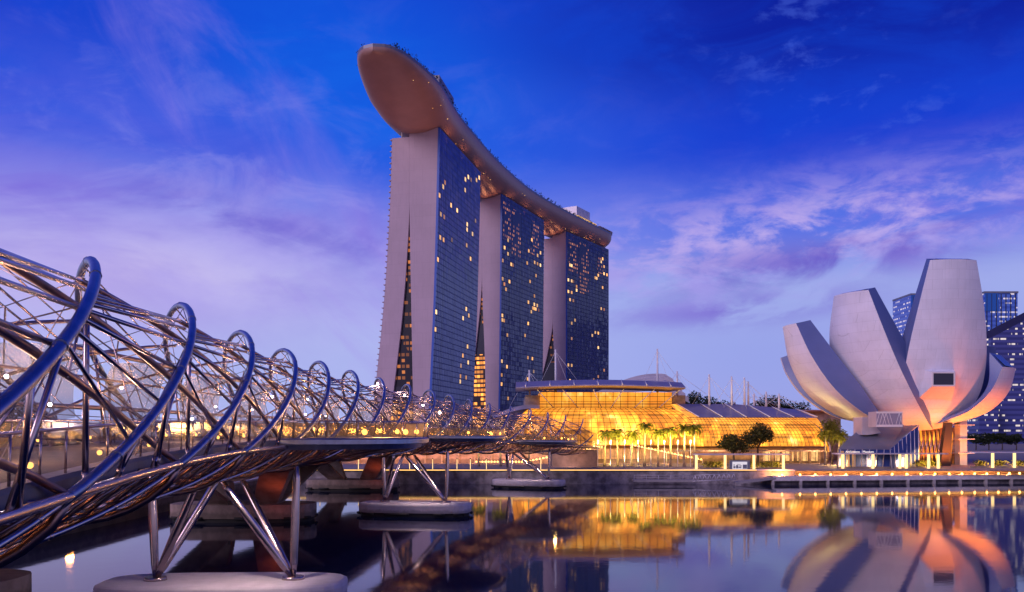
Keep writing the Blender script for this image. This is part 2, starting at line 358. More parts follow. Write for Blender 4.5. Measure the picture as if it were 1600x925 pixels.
def lit_panel(name, bay, flr, c_on, c_off, strength, thr=.35, vertical_fill=.8, horiz_fill=.75):
    """rooms behind glass, some lit, in metres of uv"""
    m = bpy.data.materials.new(name); m.use_nodes = True; nt = m.node_tree; b = nt.nodes['Principled BSDF']; q = NB(nt)
    uv = q.n('ShaderNodeUVMap').outputs[0]; s = q.n('ShaderNodeSeparateXYZ'); nt.links.new(uv, s.inputs[0])
    iu = q.m('FLOOR', q.m('DIVIDE', s.outputs[0], bay)); iv = q.m('FLOOR', q.m('DIVIDE', s.outputs[1], flr))
    wn = q.n('ShaderNodeTexWhiteNoise', noise_dimensions='2D'); nt.links.new(q.comb(iu, iv), wn.inputs['Vector'])
    nz = q.noise(uv, .06, 2, .5)
    on = q.m('GREATER_THAN', q.m('ADD', wn.outputs[0], q.m('MULTIPLY', q.m('SUBTRACT', nz, .5), 1.6)), thr)
    fu = q.m('FRACT', q.m('DIVIDE', s.outputs[0], bay)); fv = q.m('FRACT', q.m('DIVIDE', s.outputs[1], flr))
    pane = q.m('MULTIPLY', q.m('LESS_THAN', fu, horiz_fill), q.m('LESS_THAN', fv, vertical_fill))
    wn2 = q.n('ShaderNodeTexWhiteNoise', noise_dimensions='3D'); nt.links.new(q.comb(iu, iv, 5.0), wn2.inputs['Vector'])
    st = q.m('MULTIPLY', q.m('MULTIPLY', on, pane), q.m('MULTIPLY', q.m('ADD', q.m('POWER', wn2.outputs[0], 1.6), .25), strength))
    b.inputs['Base Color'].default_value = c_off; b.inputs['Roughness'].default_value = .25; b.inputs['Specular IOR Level'].default_value = .25
    b.inputs['Emission Color'].default_value = c_on; nt.links.new(st, b.inputs['Emission Strength'])
    return m
M['atrium'] = lit_panel('atrium_lit', 2.6, 3.4, (1, .33, .05, 1), (.03, .02, .03, 1), 2.3, .15, .62, .85)
M['atrium_dim'] = lit_panel('atrium_dim', 2.6, 3.4, (1, .30, .06, 1), (.02, .02, .035, 1), .6, .55, .55, .7)
M['roomgrid'] = lit_panel('lit_room_grid', 3.2, 3.4, (1, .36, .11, 1), lin(40,40,90), .55, .42, .5, .55)
M['office_blue'] = facade_mat('office_blue_glass', lin(40,120,224), lin(60,140,240), 6, 4.2, .15, .4)

def office_mat(name, c_off, c_off2, strength, thr, flr=4.2):
    m = bpy.data.materials.new(name); m.use_nodes = True; nt = m.node_tree; b = nt.nodes['Principled BSDF']; q = NB(nt)
    uv = q.n('ShaderNodeUVMap').outputs[0]; s = q.n('ShaderNodeSeparateXYZ'); nt.links.new(uv, s.inputs[0])
    iv = q.m('FLOOR', q.m('DIVIDE', s.outputs[1], flr)); iu = q.m('FLOOR', q.m('DIVIDE', s.outputs[0], 2.4))
    run = q.noise(q.comb(q.m('MULTIPLY', s.outputs[0], .075), q.m('MULTIPLY', iv, 3.7)), 1.0, 3, .7)
    wn = q.n('ShaderNodeTexWhiteNoise', noise_dimensions='2D'); nt.links.new(q.comb(iu, iv), wn.inputs['Vector'])
    on = q.m('GREATER_THAN', q.m('ADD', run, q.m('MULTIPLY', q.m('SUBTRACT', wn.outputs[0], .5), .16)), thr)
    fv = q.m('FRACT', q.m('DIVIDE', s.outputs[1], flr)); band = q.m('LESS_THAN', fv, .34); fu = q.m('FRACT', q.m('DIVIDE', s.outputs[0], 2.4))
    st = q.m('MULTIPLY', q.m('MULTIPLY', on, band), q.m('MULTIPLY', q.m('ADD', q.m('MULTIPLY', wn.outputs[0], .7), .3), strength))
    nt.links.new(q.mix(q.m('MULTIPLY', q.m('GREATER_THAN', fv, .5), 1.0), c_off, c_off2), b.inputs['Base Color'])
    b.inputs['Roughness'].default_value = .2; b.inputs['Specular IOR Level'].default_value = .4
    b.inputs['Emission Color'].default_value = (1, .84, .70, 1); nt.links.new(st, b.inputs['Emission Strength']); return m
M['office'] = office_mat('office_bands', lin(62,104,200), lin(84,128,220), .8, .53, 5.2)
M['office_dark'] = office_mat('office_dark_bands', lin(48,56,124), lin(70,78,150), .9, .55, 5.0)

def vault_glass():
    """hall behind glass: warm, brighter towards bright shop fronts inside"""
    m = bpy.data.materials.new('lit_vault_glass'); m.use_nodes = True; nt = m.node_tree; b = nt.nodes['Principled BSDF']; q = NB(nt)
    uv = q.n('ShaderNodeUVMap').outputs[0]; s = q.n('ShaderNodeSeparateXYZ'); nt.links.new(uv, s.inputs[0])
    n1 = q.noise(uv, .05, 3, .55); n2 = q.noise(q.comb(q.m('MULTIPLY', s.outputs[0], .22), q.m('MULTIPLY', s.outputs[1], .09)), 1.0, 4, .6)
    iu = q.m('FLOOR', q.m('DIVIDE', s.outputs[0], 2.1)); iv = q.m('FLOOR', q.m('DIVIDE', s.outputs[1], 1.5))
    wn = q.n('ShaderNodeTexWhiteNoise', noise_dimensions='2D'); nt.links.new(q.comb(iu, iv), wn.inputs['Vector'])
    f = q.m('ADD', q.m('MULTIPLY', n1, .55), q.m('MULTIPLY', n2, .55))
    f = q.m('ADD', f, q.m('MULTIPLY', q.m('SUBTRACT', wn.outputs[0], .5), .05))
    f = q.m('ADD', q.m('MULTIPLY', q.m('SUBTRACT', f, .55), 1.9), .5)
    c = q.ramp(f, [(0, (.42, .11, .008, 1)), (.35, (.86, .25, .015, 1)), (.6, (1.08, .40, .03, 1)), (.78, (1.45, .76, .19, 1)), (1, (2.2, 1.7, 1.1, 1))], 'LINEAR')
    b.inputs['Base Color'].default_value = (.05, .04, .04, 1); b.inputs['Roughness'].default_value = .3; b.inputs['Specular IOR Level'].default_value = .2
    nt.links.new(c, b.inputs['Emission Color']); v_ = s.outputs[1]
    hot = q.m('MULTIPLY', q.smooth(q.noise(q.comb(q.m('MULTIPLY', s.outputs[0], .13), q.m('MULTIPLY', v_, .10), 2.0), 1.0, 3, .6), .47, .56), q.smooth(v_, 14.0, 7.0))
    slab = q.m('MULTIPLY', q.m('LESS_THAN', q.m('FRACT', q.m('DIVIDE', q.m('ADD', v_, 2.0), 5.2)), .14), .55)
    nt.links.new(q.m('MULTIPLY', q.m('SUBTRACT', q.m('ADD', 1.15, q.m('MULTIPLY', hot, 1.6)), slab), 1.0), b.inputs['Emission Strength'])
    return m
M['vault'] = vault_glass()

def water_mat():
    m = bpy.data.materials.new('bay_water'); m.use_nodes = True; nt = m.node_tree; b = nt.nodes['Principled BSDF']; q = NB(nt)
    b.inputs['Base Color'].default_value = (.004, .012, .06, 1); b.inputs['Roughness'].default_value = .045; b.inputs['IOR'].default_value = 1.33
    b.inputs['Specular IOR Level'].default_value = .5
    oc = q.n('ShaderNodeTexCoord').outputs['Object']
    bp = q.n('ShaderNodeBump'); bp.inputs['Strength'].default_value = .10; bp.inputs['Distance'].default_value = .06
    h = q.m('ADD', q.m('MULTIPLY', q.noise(oc, .9, 3, .5), .5), q.noise(oc, .16, 2, .5))
    nt.links.new(h, bp.inputs['Height']); nt.links.new(bp.outputs[0], b.inputs['Normal'])
    return m
M['water'] = water_mat()

def lamp(kind, loc, watts, col, parent=None, name='lamp_light', rad=.25, aim=None, cone=80):
    l = bpy.data.lights.new(name, kind); l.energy = watts; l.color = col; l.shadow_soft_size = rad
    o = bpy.data.objects.new(name, l); COL.objects.link(o)
    o.location = Vector(loc)-(WL[parent.name] if parent else Vector())
    if kind == 'SPOT':
        l.spot_size = R(cone); l.spot_blend = .7
        o.rotation_euler = (Vector(aim)-Vector(loc)).to_track_quat('-Z', 'Y').to_euler()
    if parent: o.parent = parent
    return o

# ================================================================== the setting
b = MB(); b.quad((-4000,-600,0), (4000,-600,0), (4000,206,0), (-4000,206,0)); tag(b.build('water', M['water']), kind='structure')
b = MB(); b.quad((-6000,206.5,3.0), (6000,206.5,3.0), (6000,9000,3.0), (-6000,9000,3.0)); tag(b.build('ground', M['pave']), kind='structure')
# sea wall left of the jetty
o = MB(); o.box(-160, 66, 204.6, 206.5, -2, 3.15); o.box(-160, 66, 204.3, 206.9, 3.15, 3.4)
sw = thing('seawall', (0, 205, 0), 'dark stained stone sea wall under the lit promenade edge', 'sea wall')
w_ = MB(); w_.box(-160, 66, 204.6, 206.5, -2, 3.15); w_.build('wall', M['stone'], sw)
w_ = MB(); w_.box(-160, 66, 204.2, 206.9, 3.15, 3.4); w_.build('coping', M['concrete'], sw)
w_ = MB(); w_.box(-160, 57, 204.12, 204.2, 3.2, 3.36); w_.build('light_strip', M['strip'], sw)

def smoothcurve(pts):
    """monotone-ish cubic through points (z, w)"""
    zs = [p[0] for p in pts]; ws = [p[1] for p in pts]; n = len(pts)
    d = [(ws[min(i+1, n-1)]-ws[max(i-1, 0)])/(zs[min(i+1, n-1)]-zs[max(i-1, 0)]) for i in range(n)]
    def f(z):
        z = max(zs[0], min(zs[-1], z)); i = 0
        while i < n-2 and z > zs[i+1]: i += 1
        h = zs[i+1]-zs[i]; t = (z-zs[i])/h
        return (2*t**3-3*t*t+1)*ws[i]+(t**3-2*t*t+t)*h*d[i]+(-2*t**3+3*t*t)*ws[i+1]+(t**3-t*t)*h*d[i+1]
    return f
bk_ = thing('embankment_wall', (-54, 120, 0), 'low brown embankment wall along the water behind the road bridge', 'embankment wall')
w_ = MB(); w_.grid([[Vector((-51-.02*abs(y-100), y, z)) if k < 1 else Vector((-51-.02*abs(y-100)-k*300, y, 2.2)) for k, z in ((0, -2), (0, 2.2), (1, 2.2))] for y in range(-40, 206, 6)], smooth=False); w_.build('wall', M['concrete_warm'], bk_)
w_ = MB(); w_.grid([[Vector((-50.9-.02*abs(y-100)-o_, y, z)) for o_, z in ((0, 2.1), (0, 2.5), (.8, 2.5), (.8, 2.1))] for y in range(-40, 206, 6)], smooth=False); w_.build('coping', M['concrete'], bk_)
# ================================================================== helix bridge
_xs = smoothcurve([(-14, -8.9), (0, -11.55), (15, -14.1), (30, -16.67), (45, -18.42), (60, -19.4), (80, -19.77), (105, -18.4), (125, -15.4), (150, -11.4), (173, -5.9), (190, .2), (207, 6.2), (226, 14.2), (244, 22.5)])
XS = lambda Y: _xs(Y)
DXS = lambda Y: (_xs(min(244, Y+.6))-_xs(max(-14, Y-.6)))/(min(244, Y+.6)-max(-14, Y-.6))
tab = [(-14.0, 0.0)]
while tab[-1][0] < 244:
    y, s = tab[-1]; tab.append((y+.5, s+.5*math.sqrt(1+DXS(y+.25)**2)))
def Yof(s):
    lo, hi = 0, len(tab)-1
    if s <= 0: return tab[0][0]+s
    if s >= tab[-1][1]: return tab[-1][0]
    while hi-lo > 1:
        m = (lo+hi)//2
        if tab[m][1] <= s: lo = m
        else: hi = m
    a, c = tab[lo], tab[hi]; return a[0]+(c[0]-a[0])*(s-a[1])/(c[1]-a[1])
def Sof(Y): return next(s for y, s in tab if y >= Y)
def interp(x, pts):
    if x <= pts[0][0]: return pts[0][1]
    for (a, va), (c, vc) in zip(pts, pts[1:]):
        if x <= c: return va+(vc-va)*(x-a)/(c-a)
    return pts[-1][1]
_zc = smoothcurve([(-14, 11.7), (10, 12.3), (40, 13.23), (70, 13.5), (110, 13.68), (140, 13.45), (173, 12.85), (196, 12.4), (217, 11.7), (244, 10.6)])
ZC = lambda Y: _zc(Y)
RO = lambda Y: 4.96
def fr(s):
    Y = Yof(s); t = Vector((DXS(Y), 1, 0)).normalized(); return Vector((XS(Y), Y, ZC(Y))), t, Vector((t.y, -t.x, 0)), RO(Y)
def HP(s, deg, k=1.0):
    c, t, rt, r = fr(s); a = R(deg); return c+rt*(r*k*math.sin(a))+Vector((0, 0, r*k*math.cos(a)))
def DP(s, off, dz):   # deck point: offset to the right, height over deck
    c, t, rt, r = fr(s); return c+rt*off+Vector((0, 0, -.48*r+dz))
SMAX = Sof(232); SN = Sof(35.3)
DS = 77.73/6
PO, PIN, NA = 77.73, 130.0, 125.0
bridge = thing('helix_bridge', (XS(58), 58, 8), 'steel footbridge wrapped in a double spiral of blue and brown tubes', 'footbridge')
def outer_theta(k, s): return -(s-(SN+DS*k))*360/PO
def outer_s(k, deg): return SN+DS*k-deg*PO/360
for k in range(-7, 26):
    for nm, a0, a1, rr, mt in (('outer_helix_tube', -127, 127, .158, 'steel_sky_tint'), ('lower_helix_tube', 125, 235, .105, 'steel')):
        path = []
        for q in range(0, 56):
            a = a0+(a1-a0)*q/55; s_ = outer_s(k, a)
            if 0 < s_ < SMAX: path.append(HP(s_, a))
        if len(path) < 6: continue
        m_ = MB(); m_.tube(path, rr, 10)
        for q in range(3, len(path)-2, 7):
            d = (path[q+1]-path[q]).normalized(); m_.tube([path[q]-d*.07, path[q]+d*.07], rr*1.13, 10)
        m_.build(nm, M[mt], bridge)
for k in range(-6, 24):
    sn = SN-NA*PO/360+DS*k
    for lo, hi in ((0, 23), (38, 62)):
        path = []
        for q in range(lo, hi):
            a = NA-q*4.1; s = sn-(NA-a)*PIN/360
            if 0 < s < SMAX: path.append(HP(s, a, .985 if q == 0 else .86))
        if len(path) > 4: m_ = MB(); m_.tube(path, .115 if lo == 0 else .09, 8); m_.build('inner_helix_tube', M['steel_dark'], bridge)
for dg, kk in ((-52, .80), (-96, .86), (-74, .84)):
    m_ = MB(); m_.tube([HP(q*2.0, dg, kk) for q in range(int(SMAX/2))], .13 if dg != -74 else .07, 8); m_.build('canopy_beam', M['steel_dark'], bridge)
for dg in (NA, -NA, 160, -160):
    path = []; s = 0.0
    while s < SMAX+8: path.append(HP(s, dg, 1.0 if abs(dg) == NA else .97)); s += 2
    m_ = MB(); m_.tube(path, .15 if abs(dg) == NA else .09, 8); m_.build('edge_chord' if abs(dg) == NA else 'bottom_chord', M['steel'], bridge)
rods, braces = [], []
NR = int((SMAX-SN)/13)+1
def inside(*ss): return all(0 < s < SMAX for s in ss)
rng = random.Random(3)
for k in range(-3, NR+2):
    s_top = SN+DS*k
    # fans of rods from the crown of one ring to the flank of the next
    for a, c, r_, ke in ((58, 6, .05, .82), (60, 22, .055, .84), (62, 38, .06, .87), (64, 52, .07, .92), (67, 66, .075, .96), (70, 80, .075, .96), (74, 94, .07, .96), (78, 108, .06, .97),
                     (8, -52, .035, .9), (-12, -80, .05, .96), (-24, -104, .045, .96), (-44, -118, .045, .96)):
        s0, s1 = outer_s(k, a), outer_s(k+1, c)
        if inside(s0, s1): rods.append((HP(s0, a, .98), HP(s1, c, ke), r_))
    for a, c in ((-104, -58), (-78, -40), (58, 88), (72, 108)):
        s0, s1 = outer_s(k, a), outer_s(k+1, c)-9.0
        if inside(s0, s1): rods.append((HP(s0, a, .97), HP(s1, c, .87), .04))
    # posts from the ring down to the edge chords
    for sg in (1, -1):
        for a, sh in ((62, .8), (76, -1.6), (88, 1.6), (99, -1.2), (108, 1.0)):
            th = a*sg; s0 = outer_s(k, th)
            if inside(s0, s0+sh): rods.append((HP(s0, th, .98), HP(s0+sh, NA*sg, .99), .085))
    # thin ties like spokes inside each ring
    for a in (-100, -55, -15, 25, 65):
        s0 = outer_s(k, a)
        if inside(s0, s0+5):
            rods.append((HP(s0, a, .97), HP(s0+4.5, a-150, .86), .022)); rods.append((HP(s0, a, .97), HP(s0-3, a+75, .87), .022))
    # half hoop under the deck
    for off in (0,):
        s0 = SN+DS*k-NA*PO/360
        if inside(s0):
            m_ = MB(); m_.tube([HP(s0, d, 1.0 if d < 130 or d > 230 else 1.03) for d in range(125, 236, 10)], .15, 8); m_.build('deck_hoop', M['steel_dark'], bridge)
    for j in range(5):
        s0 = s_top+j*2.6
        if not inside(s0, s0+2.6): continue
        z = 1 if j % 2 else 0
        for sg in (1, -1):
            braces.append((HP(s0, NA*sg), HP(s0+2.6, 160*sg, .97), .065)); braces.append((HP(s0+2.6, NA*sg), HP(s0+1.3, 160*sg, .97), .05))
        braces.append((HP(s0, 160, .97), HP(s0+2.6, -160, .97), .055)); braces.append((DP(s0, 3.2, -.3), HP(s0+1.4, 175, .97), .05)); braces.append((DP(s0, -3.2, -.3), HP(s0+1.4, 185, .97), .05))
        braces.append((HP(s0, -NA), HP(s0, NA), .09))
def rod_set(name, lst, mt):
    lst = sorted(lst, key=lambda q: -(q[2]*(q[1]-q[0]).length/max(12, (q[0].y+q[1].y)/2)**2) if min(q[0].y, q[1].y) > 22 else 1)
    for a, c, r in lst[:100]:
        m_ = MB(); m_.rod(a, c, r, n=7); d = (c-a).normalized()
        m_.rod(a, a+d*.5, r*.45, r*1.25, 7); m_.rod(c-d*.5, c, r*1.25, r*.45, 7)
        m_.build(name, mt, bridge)
    m_ = MB()
    for a, c, r in lst[100:]: m_.rod(a, c, r, n=5)
    tag(m_.build(name, mt, bridge), kind='stuff')
rod_set('strut', rods, M['steel']); rod_set('deck_brace', braces, M['steel_dark'])
# deck, rails, canopies, lamps
ss = [i*2.0 for i in range(int((SMAX+12)/2)+1)]
m_ = MB()
sec = [(-3.5, 0), (3.5, 0), (3.6, -.12), (3.6, -.5), (3.0, -.62), (-3.0, -.62), (-3.6, -.5), (-3.6, -.12), (-3.5, 0)]
m_.grid([[DP(s, o_, z_) for o_, z_ in sec] for s in ss], smooth=False); m_.build('deck', M['pave'], bridge)
for sg in (1, -1):
    m_ = MB(); m_.grid([[DP(s, 3.45*sg, .12), DP(s, 3.45*sg, 1.15)] for s in ss], smooth=False); m_.build('rail_glass', M['glass'], bridge)
    m_ = MB(); m_.tube([DP(s, 3.45*sg, 1.22) for s in ss], .05, 6)
    for s in ss: m_.rod(DP(s, 3.42*sg, 0), DP(s, 3.45*sg, 1.22), .035, n=5)
    m_.build('handrail', M['steel'], bridge)
for k in range(-2, NR+1):
    s0 = SN+DS*k
    if inside(s0+1, s0+11):
        m_ = MB(); m_.grid([[HP(s0+1+q*.9, -116+a*7+q*1.2, .83) for a in range(9)] for q in range(11)]); m_.build('canopy_panel', M['canopy'], bridge)
m_ = MB(); 
for i, s in enumerate(range(6, int(SMAX), 6)):
    for sg in (1, -1):
        p = DP(s, 3.2*sg, .35); mm = MB(); mm.ball(p, .085, 8, 6); mm.build('deck_light', M['bulb_warm'], bridge)
    if i % 2 == 0 and s > 20: lamp('POINT', DP(s, 0, 1.0), 300, (1, .52, .26), bridge, 'deck_lamp_light', .3)
for x, y, Y in ((10,588,30), (78,632,34), (190,606,42), (300,655,52), (590,600,105), (632,618,117), (661,633,127), (687,645,136), (425,620,75), (480,625,86)):
    mm = MB(); mm.ball(P(x, y, Y), max(.07, .0011*Y+.02), 8, 6); mm.build('spot_bulb', M['bulb_white'], bridge)
    lamp('POINT', P(x, y, Y)+Vector((0,0,-.4)), 90, (1, .72, .74), bridge, 'spot_bulb_light', .2)
for i in range(2, 17):
    s = i*13.0
    if s < SMAX: p = HP(s, 180, .93); mm = MB(); mm.ball(p, .06, 8, 5); mm.build('underside_light', M['bulb_warm'], bridge); lamp('SPOT', p+Vector((0,0,.2)), 1300, (1, .36, .13), bridge, 'underside_lamp_light', .2, p+Vector((0,0,5)), 165)
# viewing pods on the bay side
def pod(Yc):
    sc_ = Sof(Yc); n = 26
    def rim(e, a, k):
        out = []
        for i in range(n+1):
            t = PI*i/n; cx = -math.cos(t); sx = math.sin(t)
            out.append((sc_+a*math.copysign(abs(cx)**.75, cx), 3.5+(e-3.5)*abs(sx)**.75))
        return [DP(s, o_, k) for s, o_ in out]
    E_, A_ = 12.9, 10.0
    m_ = MB(); t0 = rim(E_, A_, .12); m_.poly(t0[::-1]); m_.build('pod_floor', M['pave'], bridge)
    m_ = MB(); m_.grid([rim(E_, A_, .14), rim(E_+.15, A_+.1, .02), rim(E_+.15, A_+.1, -.28), rim(E_-.35, A_-.3, -.34), rim(E_-.5, A_-.4, -.66), rim(3.6, 4, -.8)], smooth=False); m_.build('pod_rim', M['steel_sky_tint'], bridge)
    m_ = MB(); m_.grid([rim(E_, A_, .16), rim(E_+.12, A_+.1, 1.2)], smooth=False); m_.build('pod_glass', M['podglass'], bridge)
    m_ = MB(); r_ = rim(E_+.12, A_+.1, 1.28); m_.tube(r_, .045, 6); lo = rim(E_, A_, .14)
    for i in range(0, n+1, 2): m_.rod(lo[i], r_[i], .035, n=5)
    m_.build('pod_handrail', M['steel'], bridge)
    ap = HP(sc_, 150, 1.05); m_ = MB()
    for p in rim(E_-1.5, A_-2, -.7)[3:24:3]: m_.rod(ap, p, .09, n=6)
    m_.rod(ap, HP(sc_-6, 165, 1), .1); m_.rod(ap, HP(sc_+6, 165, 1), .1); m_.build('pod_bracket', M['steel_dark'], bridge)
    for i in (5, 10, 15, 20):
        p = rim(E_-.8, A_-.8, .3)[i]; mm = MB(); mm.ball(p+Vector((0,0,.25)), .2, 8, 6); mm.build('pod_lamp', M['bulb_warm'], bridge)
    lamp('POINT', DP(sc_-2, 9.5, .9), 1500, (1, .55, .2), bridge, 'pod_lamp_light', .3)
for Y in (69, 134, 192): pod(Y)
m_ = MB(); q_ = Vector((XS(238), 238, 0)); m_.box(q_.x-9, q_.x+3, 234, 246, 3, 7.4); m_.build('abutment', M['concrete_warm'], bridge)
lamp('SPOT', q_+Vector((-4, -10, 4.6)), 2200, (1, .50, .36), bridge, 'abutment_fill_light', .3, q_+Vector((-4, 0, 5.5)), 150)  # added spot without a fixture, brightens the dark abutment
# arrival canopy at the far end
p0 = P(905, 668, 216)
m_ = MB(); m_.grid([[P(870+q*7, 678-8*math.sin(q/9*PI)+r_*6, 214+r_*1.5) for q in range(10)] for r_ in range(4)]); m_.build('end_canopy', M['canopy'], bridge)

def pier(Y, label, xo=0.0):
    c0 = Vector((XS(Y)+xo, Y, 0)); t = Vector((DXS(Y), 1, 0)).normalized(); rt = Vector((t.y, -t.x, 0)); L, Wd = 8.0, 3.4
    th = thing('bridge_pier', c0, label, 'bridge pier', 'V-legged piers carrying the footbridge')
    def plan(l, w, k=1.0):
        return [c0+rt*(l*math.copysign(abs(math.cos(a))**.55, math.cos(a)))*k+t*(w*math.copysign(abs(math.sin(a))**.55, math.sin(a)))*k for a in [2*PI*i/28 for i in range(28)]]
    m_ = MB(); rows = []
    for z, e in ((.55, -.05), (1.55, 0), (1.75, -.06), (1.85, -.25)):
        q = plan(L+e, Wd+e); q.append(q[0]); rows.append([p+Vector((0,0,z)) for p in q])
    m_.grid(rows, smooth=False); top = plan(L-.25, Wd-.25); m_.poly([p+Vector((0,0,1.85)) for p in top])
    m_.build('pile_cap', M['concrete'], th)
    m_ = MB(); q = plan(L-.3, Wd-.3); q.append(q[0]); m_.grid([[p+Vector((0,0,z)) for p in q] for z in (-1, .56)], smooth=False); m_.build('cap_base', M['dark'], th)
    for i in range(0, 28, 2):
        q = plan(L+.12, Wd+.12); a, c = q[i], q[(i+1) % 28]; d = c-a
        if d.length > .4:
            mm = MB(); mm.tube([a+Vector((0,0,.4)), c+Vector((0,0,.4))], .17, 6); mm.build('fender', M['dark'], th)
    lamp('SPOT', c0+rt*2.5-t*3.5+Vector((0,0,7.6)), 1300, (1, .74, .66), th, 'cap_light', .3, c0+Vector((0,0,1)), 130)
    for sg in (-1, 1):
        bs = c0+rt*(4.5*sg)+Vector((0,0,1.85)); m_ = MB(); m_.tube([bs, bs+Vector((0,0,.22))], [.75, .7], 14); m_.build('base_ring', M['steel'], th)
        tp = c0+rt*(4.75*sg); tp.z = HP(Sof(Y), 150).z+.2
        tops = [tp]
        for f in (-1, 1): q = HP(Sof(Y)+2.4*f, 180-8*sg, .98); tops.append(q)
        for q in tops:
            m_ = MB(); b0 = bs+(q-bs).normalized()*.15; pts = [b0.lerp(q, u) for u in (0, .12, .5, .88, 1)]; m_.tube(pts, [.14, .24, .29, .24, .13], 10); m_.build('leg', M['steel'], th)
    return th
pier(58, 'bridge pier nearest the viewer, its broad cap cut by the lower picture edge', .3)
pier(125, 'second bridge pier, whole concrete cap standing in dark water below the large viewing pod', 1.6)
pier(190, 'farthest and smallest bridge pier, its cap in front of the dark sea wall', 3.4)

# ================================================================== road bridge behind the footbridge
rb = thing('road_bridge', (-42, 120, 8), 'low concrete road bridge behind the spiral footbridge, lit red from below', 'road bridge')
RX = lambda Y: interp(Y, [(-20, -46), (56, -41), (118, -36), (182, -33), (220, -31)])
m_ = MB(); rows = []
for Y in range(-20, 216, 6):
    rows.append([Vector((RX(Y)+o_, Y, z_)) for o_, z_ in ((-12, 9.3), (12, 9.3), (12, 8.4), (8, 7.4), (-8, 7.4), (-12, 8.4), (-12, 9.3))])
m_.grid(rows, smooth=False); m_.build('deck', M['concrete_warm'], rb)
for sg in (1, -1):
    m_ = MB(); m_.grid([[Vector((RX(Y)+sg*11.8+o_, Y, z_)) for o_, z_ in ((-.12, 9.3), (-.12, 10.2), (.12, 10.2), (.12, 9.3))] for Y in range(-20, 216, 6)], smooth=False); m_.build('parapet', M['concrete'], rb)
for Y in range(20, 210, 16):
    m_ = MB(); x = RX(Y)-11; m_.rod((x, Y, 9.3), (x, Y, 15.5), .09, .06); m_.rod((x, Y, 15.5), (x+1.6, Y, 15.8), .05); pst = m_.build('lamp_post', M['steel'], rb)
    m_ = MB(); m_.ball((x+1.7, Y, 15.7), .22, 8, 5, .5); m_.build('lamp_head', M['bulb_white'], pst)
def rpier(Y, label):
    c = Vector((RX(Y), Y, 0)); th = thing('road_bridge_pier', c, label, 'road bridge pier', 'concrete piers of the road bridge')
    m_ = MB(); n = 24; q = [(c.x+9.5*math.copysign(abs(math.cos(a))**.6, math.cos(a)), Y+4.2*math.copysign(abs(math.sin(a))**.6, math.sin(a))) for a in [2*PI*i/n for i in range(n)]]
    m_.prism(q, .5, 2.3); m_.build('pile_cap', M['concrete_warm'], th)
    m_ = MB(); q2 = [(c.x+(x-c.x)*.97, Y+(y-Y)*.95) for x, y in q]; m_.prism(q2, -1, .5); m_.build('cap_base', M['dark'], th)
    for i in range(0, n, 2):
        a, d = Vector((*q[i], .55)), Vector((*q[(i+1) % n], .55))
        if (a-d).length > .5: mm = MB(); mm.tube([a, d], .22, 6); mm.build('fender', M['dark'], th)
    for sg in (1, -1):
        for f in (1, -1):
            m_ = MB(); x0 = c.x+3.2*sg; x1 = c.x+7.0*sg; y0, y1 = Y+.8*f, Y+9*f
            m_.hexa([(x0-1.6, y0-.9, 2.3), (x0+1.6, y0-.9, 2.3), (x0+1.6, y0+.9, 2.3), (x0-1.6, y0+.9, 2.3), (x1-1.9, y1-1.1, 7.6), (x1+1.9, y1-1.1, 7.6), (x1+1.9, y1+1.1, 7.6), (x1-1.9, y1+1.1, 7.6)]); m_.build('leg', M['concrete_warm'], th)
    m_ = MB(); m_.box(c.x-1, c.x-.6, Y-3.9, Y-3.6, 2.3, 2.9); fl = m_.build('floodlight', M['frame'], th)
    lamp('POINT', (c.x+6, Y-7, 3.4), 75, (1, .15, .05), th, 'flood_light', .4); lamp('POINT', (c.x+2, Y+10, 4.0), 75, (1, .15, .05), th, 'flood_light', .4)
rpier(56, 'dark road bridge pier cap in the lower left corner')
rpier(118, 'red lit road bridge pier on a long cap behind the front footbridge legs')
rpier(182, 'red lit road bridge pier farthest away, close to the sea wall')

bl_ = thing('bank_lamp', (-60.6, 120, 2.2), 'single orange lamp on the embankment behind the road bridge, mirrored in the water', 'lamp')
m_ = MB(); m_.rod((-60.6, 120, 2.2), (-60.6, 120, 5.0), .08, .06); m_.build('pole', M['steel'], bl_); m_ = MB(); m_.ball((-60.6, 120, 5.3), .5, 10, 7); m_.build('lamp_head', glow('orange_lamp', (1, .42, .08), 22), bl_)
lamp('POINT', (-60, 119, 5.2), 900, (1, .35, .08), bl_, 'bank_lamp_light', .5)
